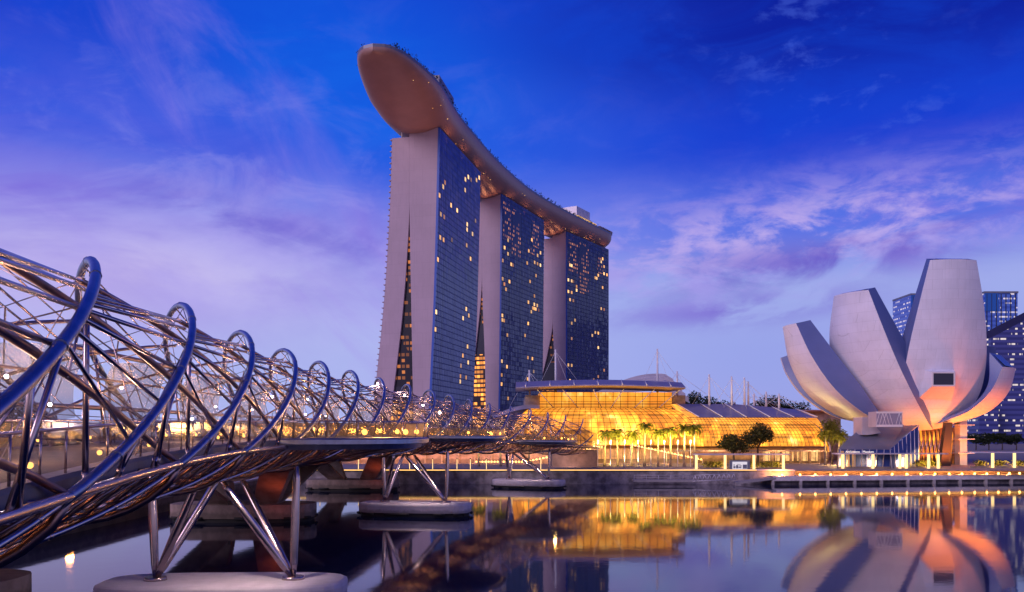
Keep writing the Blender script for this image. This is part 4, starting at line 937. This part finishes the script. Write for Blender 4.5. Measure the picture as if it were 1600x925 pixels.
m_ = MB(); m_.quad(wp(-2.8, -1.75, .03), wp(2.8, -1.75, .03), wp(2.8, 1.4, .03), wp(-2.8, 1.4, .03)); m_.build('pane', M['dark_glass'], wb)
# props and the lit lattice below
for x0, y0, x1, y1, Y, r_ in ((1474, 738, 1481, 660, 240, 1.2),):
    m_ = MB(); a, c = P(x0, y0, Y), P(x1, y1, Y); m_.hexa([a+Vector((-1.5, -.9, 0)), a+Vector((1.5, -.9, 0)), a+Vector((1.5, .9, 0)), a+Vector((-1.5, .9, 0)), c+Vector((-.9, -.9, 0)), c+Vector((.9, -.9, 0)), c+Vector((.9, .9, 0)), c+Vector((-.9, .9, 0))]); m_.build('prop', M['frame'], mus)
m_ = MB()
for i in range(6):
    xa = 1437+i*6.5; m_.rod(P(xa, 736, 250), P(xa+8, 668, 250), .28); m_.rod(P(xa+7, 736, 251), P(xa-3, 668, 251), .24)
for i in range(5): m_.rod(P(1486+i*5, 736, 252), P(1492-i*1, 668, 252), .24)
m_.build('steel_lattice', M['steel_dark'], mus)
m_ = MB(); m_.quad(P(1432, 736, 262), P(1505, 736, 262), P(1505, 668, 262), P(1432, 668, 262), ((0,0), (14,0), (14,13), (0,13))); m_.build('lobby_glazing', M['vault'], mus)
m_ = MB(); a = P(1500, 736, 246); m_.box(a.x, a.x+2.0, 246, 249, 3, 16.5); m_.build('lift_shaft', M['roofpale'], mus)
for y in (664, 686, 708):
    m_ = MB(); a = P(1496, y, 245); m_.box(a.x, a.x+4.6, 244.5, 249.5, a.z-.12, a.z+.1); m_.build('landing', M['roofpale'], mus)
for dx, dyy, w_ in ((3, -21, 17000), (13, -19, 13000), (-28, -15, 900), (-42, -8, 450), (30, -17, 1400), (2, -6, 7000), (20, -10, 5000)):
    lamp('SPOT', MC+Vector((dx, dyy, 4.0)), w_, (1, .19, .025), mus, 'flood_light', .6, MC+Vector((dx*.35, dyy*.35, 26)), 125)
# glazed entrance pavilion with its folded roof
pv = thing('entrance_pavilion', P(1370, 736, 226), 'dark faceted glass pavilion with sloping roof in front of the museum', 'pavilion')
m_ = MB(); A = [P(1309, 702, 224), P(1390, 702, 222), P(1435, 664, 226), P(1412, 665, 240), P(1345, 668, 240)]
m_.poly([A[0], A[1], P(1378, 700, 222.1), A[2], A[3], A[4]][:2]+[A[2], A[3], A[4]]); m_.build('roof', M['roofgrey'], pv)
m_ = MB(); g0 = [P(1392, 736, 221), P(1436, 736, 226), P(1436, 664.5, 226.1), P(1391, 702, 222)]; m_.poly(g0); m_.poly([P(1310, 736, 224.5), P(1392, 736, 222.4), P(1390, 702.4, 222.4), P(1310, 702.4, 224.4)])
M['pavglass'] = lit_panel('pavilion_glass', 1.5, 2.4, (1, .5, .2, 1), lin(36,54,120), .5, .72, .85, .8); M['pavblue'] = facade_mat('pavilion_blue_glass', lin(34,60,140), lin(60,90,180), 1.6, 3, .15, .4)
m_.build('glazing', M['pavblue'], pv)
m_ = MB()
for i in range(8): t_ = i/7; m_.rod(P(1312+t_*78, 736, 222.6), P(1310+t_*80+3, 702, 222.2), .12)
for i in range(8): t_ = i/7; m_.rod(P(1394+t_*42, 736, 220.8+5*t_), P(1391+t_*44, 702-37*t_, 221.8+4*t_), .11)
m_.build('mullions', M['roofpale'], pv)
m_ = MB()
for x in range(1314, 1388, 9): m_.box(P(x, 0, 223.5).x, P(x+5, 0, 223.5).x, 223.7, 223.8, 3.2, 7.4)
m_.build('lit_interior', M['lit_win_dim'], pv)
m_ = MB(); a, c = P(1338, 668, 236), P(1366, 652, 236); m_.hexa([(a.x, 232, a.z-2), (a.x+1.6, 232, a.z-2), (a.x+1.6, 238, a.z-2), (a.x, 238, a.z-2), (a.x, 232, c.z), (a.x+1.6, 232, c.z), (a.x+1.6, 238, c.z), (a.x, 238, c.z)])
m_.poly([(a.x+1.6, 232, c.z), (a.x+1.6, 238, c.z), (a.x+5, 238, a.z-1.5), (a.x+5, 232, a.z-1.5)]); m_.poly([(a.x+1.6, 231.99, c.z), (a.x+5, 231.99, a.z-1.5), (a.x+1.6, 231.99, a.z-2)]); m_.build('roof_vent', M['roofpale'], pv)
m_ = MB(); a, c = P(1369, 667, 224), P(1410, 643, 224); m_.box(a.x, c.x, 224, 229, a.z, c.z); sb = m_.build('sign_box', M['roofpale'], pv)
m_ = MB(); rng = random.Random(9)
for i in range(9): x = a.x+(c.x-a.x)*i/8; m_.rod((x, 223.95, a.z+.6), (min(c.x, x+rng.choice((-1, 1))*.8), 223.95, c.z-.5), .07, n=4)
m_.box(a.x, c.x, 223.85, 223.97, c.z-.45, c.z-.02); m_.box(a.x, c.x, 223.85, 223.97, a.z+.02, a.z+.55); m_.build('lattice', M['white'], sb)
m_ = MB(); m_.box(a.x+.1, c.x-.1, 223.98, 223.995, a.z+.6, c.z-.5); m_.build('glazing', M['solar'], sb)
def text(body, p0, size, mt, parent, name='lettering', ext=.05):
    cu = bpy.data.curves.new(name, 'FONT'); cu.body = body; cu.size = size; cu.extrude = ext; cu.materials.append(mt)
    t0 = bpy.data.objects.new(name, cu); COL.objects.link(t0); me = bpy.data.meshes.new_from_object(t0.evaluated_get(bpy.context.evaluated_depsgraph_get())); bpy.data.objects.remove(t0)
    me.materials.clear(); me.materials.append(mt); o = bpy.data.objects.new(name, me); COL.objects.link(o); o.rotation_euler = (R(90), 0, 0); o.location = p0-(WL[parent.name] if parent else Vector()); o.parent = parent; return o
M['sign_lit'] = glow('lit_white_letters', (1, .85, .85), 1.0)

# ================================================================== skyscrapers across the bay
def skyscraper(name, x0, x1, ytop, Y, label, facm, topm=None, ytop2=None, dep=50):
    a, c = P(x0, 680, Y), P(x1, 680, Y); zt = P(0, ytop, Y).z; zt2 = P(0, ytop2, Y).z if ytop2 else zt
    th = thing(name, Vector(((a.x+c.x)/2, Y+dep/2, 3)), label, 'skyscraper')
    m_ = MB()
    def face(p, q, za, zb, L): m_.quad((*p, 3), (*q, 3), (*q, zb), (*p, za), ((0,3), (L,3), (L,zb), (0,za)))
    W_ = c.x-a.x; p1, p2, p3, p4 = (a.x, Y), (c.x, Y), (c.x, Y+dep), (a.x, Y+dep)
    face(p1, p2, zt, zt2, W_); face(p2, p3, zt2, zt2, dep); face(p3, p4, zt2, zt, W_); face(p4, p1, zt, zt, dep); m_.build('facade', facm, th)
    m_ = MB(); m_.quad((*p1, zt), (*p2, zt2), (*p3, zt2), (*p4, zt)); m_.build('roof', M['frame'], th)
    if topm:
        h = (zt-3)*.12; m_ = MB(); m_.box(a.x+.02*W_, a.x+.42*W_, Y-.6, Y, zt-h, zt); m_.build('crown_glass', topm, th)
        m_ = MB(); m_.box(a.x-.5, c.x+.5, Y-.9, Y+dep, zt, zt+2); m_.build('parapet', M['roofgrey'], th)
        m_ = MB()
        for i in range(7): x = a.x+W_*(i+.5)/7; m_.box(x-.3, x+.3, Y-.7, Y-.05, 3, zt-1)
        m_.build('facade_piers', M['frame'], th)
    return th
skyscraper('office_tower', 1538, 1590, 458, 1000, 'blue glass office tower behind the right side of the tall petal', M['office'], M['office_blue'])
skyscraper('office_tower', 1423, 1470, 461, 1060, 'blue office tower glimpsed between the two tall petals', M['office'], M['office_blue'])
skyscraper('office_tower', 1548, 1660, 528, 860, 'dark slope-topped office tower at the right picture edge, rows of lit windows', M['office_dark'], None, 470)
skyscraper('office_block', 1530, 1560, 628, 840, 'low dark office block with white window rows beside the small right petal', M['office_dark'])

# ================================================================== boardwalk, pergolas, lamps
bw = thing('boardwalk', (140, 206, 0), 'grey boardwalk on short posts along the water right of the gangway', 'boardwalk')
YB = lambda x: 201.5+max(0, (x-62))*.14
def bwx(i): return 60+i*6.6
m_ = MB(); xs = [60+i*3.3 for i in range(60)]
m_.grid([[Vector((x, YB(x), .85)), Vector((x, YB(x), 1.95)), Vector((x, YB(x)+9, 1.95)), Vector((x, YB(x)+9, -1))] for x in xs], smooth=False); m_.build('deck', M['concrete'], bw)
m_ = MB(); m_.grid([[Vector((x, YB(x)+9.01, z)) for z in (1.95, 3.05)] for x in xs], smooth=False); m_.build('riser', M['pave'], bw)
m_ = MB(); m_.grid([[Vector((x, YB(x)+8.94, z)) for z in (2.86, 3.0)] for x in xs], smooth=False); m_.build('light_strip', M['strip'], bw)
for i in range(0, 29):
    x = bwx(i); m_ = MB(); m_.box(x-.3, x+.3, YB(x)-.08, YB(x)+.6, -1, 1.0); m_.build('post', M['concrete'], bw)
m_ = MB(); m_.grid([[Vector((x, YB(x)+1.6, z)) for z in (-1, .85)] for x in xs], smooth=False); m_.build('back_wall', M['stone'], bw)
ords = ['first', 'second', 'third', 'fourth', 'fifth', 'sixth', 'seventh', 'eighth', 'ninth', 'tenth', 'eleventh', 'twelfth', 'thirteenth', 'fourteenth', 'fifteenth', 'sixteenth', 'seventeenth', 'eighteenth', 'nineteenth', 'twentieth']
lx = [1222, 1250, 1274, 1298, 1322, 1346, 1370, 1394, 1417, 1439, 1461, 1483, 1503, 1523, 1542, 1560, 1577, 1593]
for i, x in enumerate(lx):
    Y = 204.0; 
    for _ in range(4): Y = YB((x-800)*Y/F)+.5
    X = (x-800)*Y/F; th = thing('edge_lamp', (X, Y, 1.95), 'small warm lamp on the boardwalk edge, %s from the gangway' % ords[i], 'lamp', 'warm lamps along the boardwalk edge')
    m_ = MB(); m_.rod((X, Y, 1.95), (X, Y, 2.1), .1, .08, 8); m_.build('base', M['frame'], th); m_ = MB(); m_.ball((X, Y, 2.26), .24, 10, 7); m_.build('bulb', M['bulb_edge'], th)
    if i % 2 == 0: lamp('SPOT', (X, Y+.3, 2.5), 3600, (1, .34, .08), th, 'edge_lamp_light', .2, (X, Y+8, 2.3), 170)
def pergola(x0, x1, yt, Y, posts, label):
    a, c = P(x0, yt, Y), P(x1, yt, Y); th = thing('pergola', Vector(((a.x+c.x)/2, Y, 3)), label, 'pergola', 'flat roofed pergolas along the promenade')
    m_ = MB(); n = 8; m_.prism([(a.x, Y-.6), (a.x+1.2, Y-1.6), (c.x-1.2, Y-1.6), (c.x, Y-.6), (c.x, Y+2), (c.x-1.2, Y+3), (a.x+1.2, Y+3), (a.x, Y+2)], a.z-.28, a.z); m_.build('roof', M['roofpale'], th)
    for p in posts:
        X = (p-800)*Y/F; m_ = MB(); m_.box(X-.26, X+.26, Y-.26, Y+.26, 3, a.z-.28); m_.build('lit_post', M['lit_post'], th)
        lamp('SPOT', (X+.1, Y+.5, 4.4), 3200, (1, .50, .16), th, 'post_light', .3, (X+.1, Y+4, 3.6), 160)
    m_ = MB(); m_.box(a.x+1, c.x-1, Y+.6, Y+1.1, 3, 3.45); m_.build('bench', M['timber'], th)
    return th
pergola(1084, 1234, 709, 215, (1088, 1133, 1178, 1224), 'flat pergola on four glowing posts beside the white notice board')
pergola(1304, 1480, 708, 221, (1317, 1364, 1406, 1416, 1451, 1466), 'flat pergola on six glowing posts in front of the dark glass pavilion')
pergola(1512, 1660, 706, 226, (1551, 1585, 1620), 'flat pergola at the right picture edge, below the dark slope-topped tower')
# white letters over the second pergola roof
st_ = thing('roof_sign', P(1324, 709, 221)+Vector((0, -1.2, 0)), 'row of small white sign letters standing on the middle pergola roof', 'sign')
text('ArtScience', P(1321, 707.5, 219.8), .82, M['sign_lit'], st_); text('Museum', P(1348, 707.5, 219.8), .82, M['sign_lit'], st_)
# notice board
nb_ = thing('notice_board', P(1157, 735, 212), 'dark framed notice board with white printed panel beside the first pergola post', 'notice board')
a, c = P(1140, 738, 212), P(1172, 719, 212); m_ = MB(); m_.prism([(a.x, 212), (c.x, 212), (c.x, 212.5), (a.x, 212.5)], a.z, c.z); m_.build('cabinet', M['roofgrey'], nb_)
a, c = P(1144.5, 733, 211.9), P(1167.5, 721.5, 211.9); m_ = MB(); m_.box(a.x, c.x, 211.9, 212.0, a.z, c.z); m_.build('panel', glow('lit_notice', (.95, .85, .95), .75), nb_)
m_ = MB(); wd = c.x-a.x; hh = c.z-a.z
for u0, u1, v0, v1 in ((.06, .2, .12, .42), (.24, .40, .1, .55), (.42, .6, .14, .3), (.46, .62, .36, .5), (.06, .16, .5, .62), (.70, .98, .06, .62), (.3, .55, .62, .68)): m_.box(a.x+wd*u0, a.x+wd*u1, 211.86, 211.895, a.z+hh*v0, a.z+hh*v1)
m_.build('print', M['roofgrey'], nb_)
# gangway and landing stage
gw = thing('gangway', P(1070, 752, 200), 'pale truss gangway leading along the sea wall to a landing stage', 'gangway')
m_ = MB(); a, c = P(990, 751, 200), P(1085, 751, 200); m_.box(a.x, c.x, 199, 203, a.z-.25, a.z+.2); m_.build('pontoon', M['concrete'], gw)
m_ = MB()
for k in range(6): x = a.x+(c.x-a.x)*k/5; m_.rod((x, 199.1, a.z), (x, 199.1, a.z+1.3), .06)
m_.rod((a.x, 199.1, a.z+1.3), (c.x, 199.1, a.z+1.3), .06); m_.rod((a.x, 199.1, a.z+.8), (c.x, 199.1, a.z+.8), .04); m_.build('rail', M['roofpale'], gw)
m_ = MB(); p0, p1 = P(1082, 752, 199), P(1150, 749, 199)
for k in range(9):
    u, v = k/9, (k+1)/9; A_, B_ = p0.lerp(p1, u), p0.lerp(p1, v); Mi = (A_+B_)/2+Vector((0,0,1.35))
    m_.rod(A_, Mi, .075); m_.rod(Mi, B_, .075)
m_.rod(p0, p1, .1); m_.rod(p0.lerp(p1, .055)+Vector((0,0,1.35)), p0.lerp(p1, .945)+Vector((0,0,1.35)), .09); m_.build('truss', M['roofpale'], gw)
m_ = MB(); q0, q1 = P(1148, 753, 200), P(1222, 744, 203); m_.hexa([q0+Vector((0,-1,-.5)), q1+Vector((0,-1,-.5)), q1+Vector((0,2,-.5)), q0+Vector((0,2,-.5)), q0+Vector((0,-1,0)), q1+Vector((0,-1,0)), q1+Vector((0,2,0)), q0+Vector((0,2,0))]); m_.build('ramp', M['concrete'], gw)
m_ = MB(); m_.box(q0.x, q0.x+1.2, 199.2, 202, -1, q0.z-.5); m_.build('ramp_pile', M['concrete'], gw)

# ================================================================== palms, trees, hedges
def palm_mesh(h, seed, nf=24, fl=3.9):
    rg = random.Random(seed); tr = MB(); n = 8; lean = rg.uniform(-.3, .3)
    tr.tube([(lean*(i/n)**2, 0, h*i/n) for i in range(n+1)], [.30-.12*i/n+(.1 if i == 0 else 0) for i in range(n+1)], 8)
    cr = MB(); top = Vector((lean, 0, h))
    cr.tube([top, top+Vector((0,0,.9))], [.16, .08], 6)
    for k in range(nf):
        a = 2*PI*k/nf+rg.uniform(-.2, .2); up = rg.uniform(-.25, 1.3); L = fl*rg.uniform(.8, 1.1); d = Vector((math.cos(a), math.sin(a), 0)); pts = []
        p = top+Vector((0,0,.6)); e = up
        for i in range(9): pts.append(p.copy()); p = p+(d*math.cos(e)+Vector((0,0,1))*math.sin(e))*(L/8); e -= .30+.08*rg.random()
        cr.tube(pts, [.04-.003*i for i in range(9)], 4, False)
        sd = d.cross(Vector((0,0,1)))
        for i in range(1, 9):
            for j in range(2):
                for sg in (1, -1):
                    b0 = pts[i-1].lerp(pts[i], j*.5); ll = .95*math.sin(PI*min(1, .18+i/9.5))*rg.uniform(.8, 1.1); tip = b0+sd*sg*ll*.75+d*ll*.35+Vector((0,0,-ll*.5)); t_ = (pts[i]-pts[i-1]).normalized()*.17
                    cr.tri(b0-t_, b0+t_, tip)
    return tr, cr
def palm(x, y, Y, h, seed, label, litw=7000, group='uplit palms along the promenade'):
    p = P(x, y, Y); p.z = 3.0; th = thing('palm_tree', p, label, 'palm tree', group); tr, cr = palm_mesh(h, seed)
    for mb, nm, mt in ((tr, 'trunk', M['bark']), (cr, 'crown', M['palm'])):
        mb.v = [(a+p.x, b_+p.y, c_+p.z) for a, b_, c_ in mb.v]; mb.build(nm, mt, th)
    if litw: lamp('SPOT', (p.x+.3, p.y-7.5, 3.4), litw, (1, .74, .20), th, 'uplight', .2, (p.x, p.y-.4, 3+h), 60)
pl = [(945, 8.0, 'palm nearest the bridge end, short yellow-green crown'), (965, 8.4, 'second palm from the bridge end'), (987, 8.0, 'third palm from the bridge end, in front of the pale wall'), (1007, 10.2, 'tall palm with dark drooping fronds, fourth from the bridge end'), (1028, 8.4, 'fifth palm from the bridge end, beside the tall dark one'), (1048, 9.0, 'sixth palm from the bridge end'), (1069, 9.6, 'seventh palm from the bridge end, bright yellow crown'), (1085, 9.6, 'palm at the left end of the first pergola')]
for i, (x, h, lb) in enumerate(pl): palm(x, 730, 240-i*.9, h, 20+i, lb, 3000 if i == 3 else 7000)
for i, x in enumerate((748, 782, 826)): palm(x, 730, 236, 6.2+i*.5, 40+i, ['palm seen under the bridge, left of the far pier, leftmost', 'palm seen under the bridge, close left of the far pier', 'palm seen under the bridge between the legs of the far pier'][i])
palm(1290, 722, 246, 8.2, 51, 'leaning palm left of the large tree by the museum', 7000); palm(1310, 722, 244, 7.4, 52, 'palm right of the large tree, against the museum', 7000)
# slim light poles between the palms
for i, x in enumerate((934, 954, 976, 997, 1017, 1038, 1059, 1079)):
    p = P(x, 0, 233); th = thing('light_pole', (p.x, 233, 3), 'slim pale light pole %s from the bridge end in the palm row' % ords[i], 'light pole', 'slim light poles between the palms')
    m_ = MB(); m_.rod((p.x, 233, 3), (p.x, 233, 9.6), .11, .08, 6); m_.build('pole', M['white'], th); m_ = MB(); m_.rod((p.x, 233, 9.6), (p.x, 233, 10.1), .12, .12, 6); m_.build('lamp_head', M['bulb_warm'], th)
    lamp('SPOT', (p.x, 232.6, 9.8), 9000, (1, .70, .18), th, 'lamp_head_light', .3, (p.x, 240, 11.5), 150)
for i, x in enumerate((500, 517, 560, 598, 640, 676, 714, 735, 760, 800, 845)):
    p = P(x, 0, 212); th = thing('promenade_lamp', (p.x, 212, 3), 'slim glowing promenade post under the bridge, %s from the left' % ords[i], 'lamp post', 'glowing posts on the promenade under the bridge')
    m_ = MB(); m_.rod((p.x, 212, 3), (p.x, 212, 5.6), .09, .07, 6); m_.build('pole', M['lit_post'], th); m_ = MB(); m_.rod((p.x, 212, 5.6), (p.x, 212, 5.9), .2, .05, 8); m_.build('cap', M['frame'], th)
def tree(name, base, h, crown_c, rx, rz, seed, label, mt, n=1500, leaf=.34, group=None, cat='tree', limbs=6, trunk=.3):
    rg = random.Random(seed); th = thing(name, base, label, cat, group); m_ = MB(); cc = Vector(base)+Vector(crown_c)
    fk = Vector(base)+Vector((crown_c[0]*.4, 0, h*.42)); m_.tube([Vector(base), Vector(base).lerp(fk, .5)+Vector((.1, 0, 0)), fk], [trunk*1.2, trunk, trunk*.8], 8)
    lob = []
    for k in range(limbs):
        a = 2*PI*k/limbs+rg.random(); q = cc+Vector((rx*.55*math.cos(a), rx*.55*math.sin(a), rz*rg.uniform(-.5, .65))); m_.tube([fk, fk.lerp(q, .5)+Vector((0,0,.3)), q], [trunk*.55, trunk*.35, .05], 6); lob.append((q, rg.uniform(.42, .62)))
    lob.append((cc+Vector((0,0,rz*.5)), .5)); lob.append((cc, .6)); m_.build('trunk', M['bark_dark'], th)
    m_ = MB()
    for i in range(n):
        q, s = lob[i % len(lob)]; d = Vector((rg.gauss(0, 1), rg.gauss(0, 1), rg.gauss(0, 1))).normalized()*(rg.random()**.4)
        c = q+Vector((d.x*rx*s, d.y*rx*s, d.z*rz*s)); u = Vector((rg.gauss(0, 1), rg.gauss(0, 1), rg.gauss(0, .6))).normalized(); v = u.cross(Vector((rg.gauss(0, 1), rg.gauss(0, 1), rg.gauss(0, 1)))).normalized(); l_ = leaf*rg.uniform(.6, 1.3)
        m_.quad(c-u*l_, c-v*l_*.5, c+u*l_, c+v*l_*.5)
    m_.build('crown', mt, th); return th
tree('broadleaf_tree', (P(1184, 0, 250).x, 250, 3), 11, (0, 0, 8.2), 4.8, 4.0, 61, 'dark round-crowned tree in front of the right glass vault', M['leaf'], 3000, .34)
tree('broadleaf_tree', (P(1146, 0, 248).x, 248, 3), 8, (0, 0, 5.6), 5.4, 3.0, 62, 'lower spreading dark tree left of the round-crowned one', M['leaf'], 2800, .34)
tree('broadleaf_tree', (P(1300, 0, 252).x, 252, 3), 12, (0, 0, 9.0), 4.2, 4.0, 63, 'green tree between shopping hall and museum, warmly lit', M['hedge'], 1900, .32)
lamp('POINT', (P(1303, 0, 246).x, 246, 5), 2000, (1, .6, .2), None, 'tree_uplight', .3)
ht = [(1082, 629, 380, 13, 6, 'dark hilltop tree right of the layered roof'), (1107, 634, 385, 14, 6.5, 'dark tree behind the masts, second from left on the rise'), (1130, 640, 390, 11, 5, 'low dark tree between the masts on the rise'), (1196, 636, 400, 14, 6.5, 'dark tree right of the clustered masts'), (1216, 633, 400, 16, 8, 'tallest dark tree right of the masts, flat crown'), (1240, 641, 400, 12, 6, 'dark tree nearest the museum on the rise')]
for i, (x, y, Y, h, r_, lb) in enumerate(ht):
    p = P(x, y, Y); tree('hill_tree', (p.x, Y, 3), p.z+5-3, (0, 0, p.z-3-3), r_*1.25, 7.5, 70+i, lb, M['leaf_dark'], 2200, .55, 'dark trees behind the shopping hall', 'tree', 6, .4)
fl_ = [(1525, 690, 500, 'dark tree row end beside the lift shaft'), (1545, 689, 500, 'dark shore tree below the low office block'), (1566, 688, 500, 'dark shore tree below the dark slope-topped tower'), (1588, 689, 500, 'dark shore tree at the right picture edge')]
for i, (x, y, Y, lb) in enumerate(fl_):
    p = P(x, y, Y); tree('shore_tree', (p.x, Y, 3), 9, (0, 0, 6.0), 7, 3.6, 90+i, lb, M['leaf_dark'], 900, .6, 'dark trees on the far shore', 'tree', 5, .3)
for i, (x, Y, h) in enumerate(((-14, 205, 17), (14, 215, 18), (90, 222, 6.5), (150, 230, 6), (215, 230, 6.5))):
    p = P(x, 680, Y); tree('shore_tree', (p.x, Y, 3), h, (0, 0, h*.68), 7, h*.30, 110+i, ['leafy tree far left behind the spiral tubes at the picture edge', 'leafy tree behind the first blue tube', 'low round shore tree behind the bridge deck, leftmost of three', 'low round shore tree behind the bridge deck, middle of three', 'low round shore tree behind the bridge deck, rightmost of three'][i], M['leaf'], 1300, .45, 'trees on the shore behind the bridge', 'tree', 6, .35)
def bush(x, Y, r_, h, seed, label):
    p = P(x, 0, Y); rg = random.Random(seed); th = thing('bush', (p.x, Y, 3), label, 'bush', 'lit bushes under the pergolas'); m_ = MB()
    for k in range(5): a = rg.uniform(0, 2*PI); m_.rod((p.x, Y, 3), (p.x+r_*.5*math.cos(a), Y+.4*math.sin(a), 3+h*.6), .04, n=4)
    m_.build('stem', M['bark_dark'], th); m_ = MB()
    for i in range(420):
        q = Vector((p.x+rg.gauss(0, .45)*r_, Y+rg.gauss(0, .4), 3+h*rg.random()**.8*(1-.3*rg.random()))); u = Vector((rg.gauss(0, 1), rg.gauss(0, 1), rg.gauss(.4, .8))).normalized(); v = u.cross(Vector((rg.gauss(0, 1), rg.gauss(0, 1), rg.gauss(0, 1)))).normalized(); l_ = rg.uniform(.16, .34)
        m_.quad(q-u*l_, q-v*l_*.35, q+u*l_, q+v*l_*.35)
    m_.build('foliage', M['hedge'], th)
bs = [(1108, 218.5, 'bush left of the second post of the first pergola'), (1120, 218.5, 'bush close left of the notice board post'), (1172, 218.5, 'bush right of the notice board'), (1196, 218.5, 'bush in the last bay of the first pergola'), (1212, 218.5, 'bush beside the last post of the first pergola'), (1330, 224.5, 'bush right of the first post of the middle pergola'), (1352, 224.5, 'bush left of the second post of the middle pergola'), (1397, 224.5, 'large bush left of the paired posts'), (1412, 224.5, 'bush between the paired posts of the middle pergola'), (1440, 224.5, 'bush left of the fifth post of the middle pergola'), (1456, 224.5, 'bush between the last two posts of the middle pergola'), (1532, 229, 'bush left of the first post of the right pergola'), (1562, 229, 'bush right of the first post of the right pergola'), (1592, 229, 'bush at the right picture edge')]
for i, (x, Y, lb) in enumerate(bs): bush(x, Y, 2.0, 2.0, 200+i, lb)
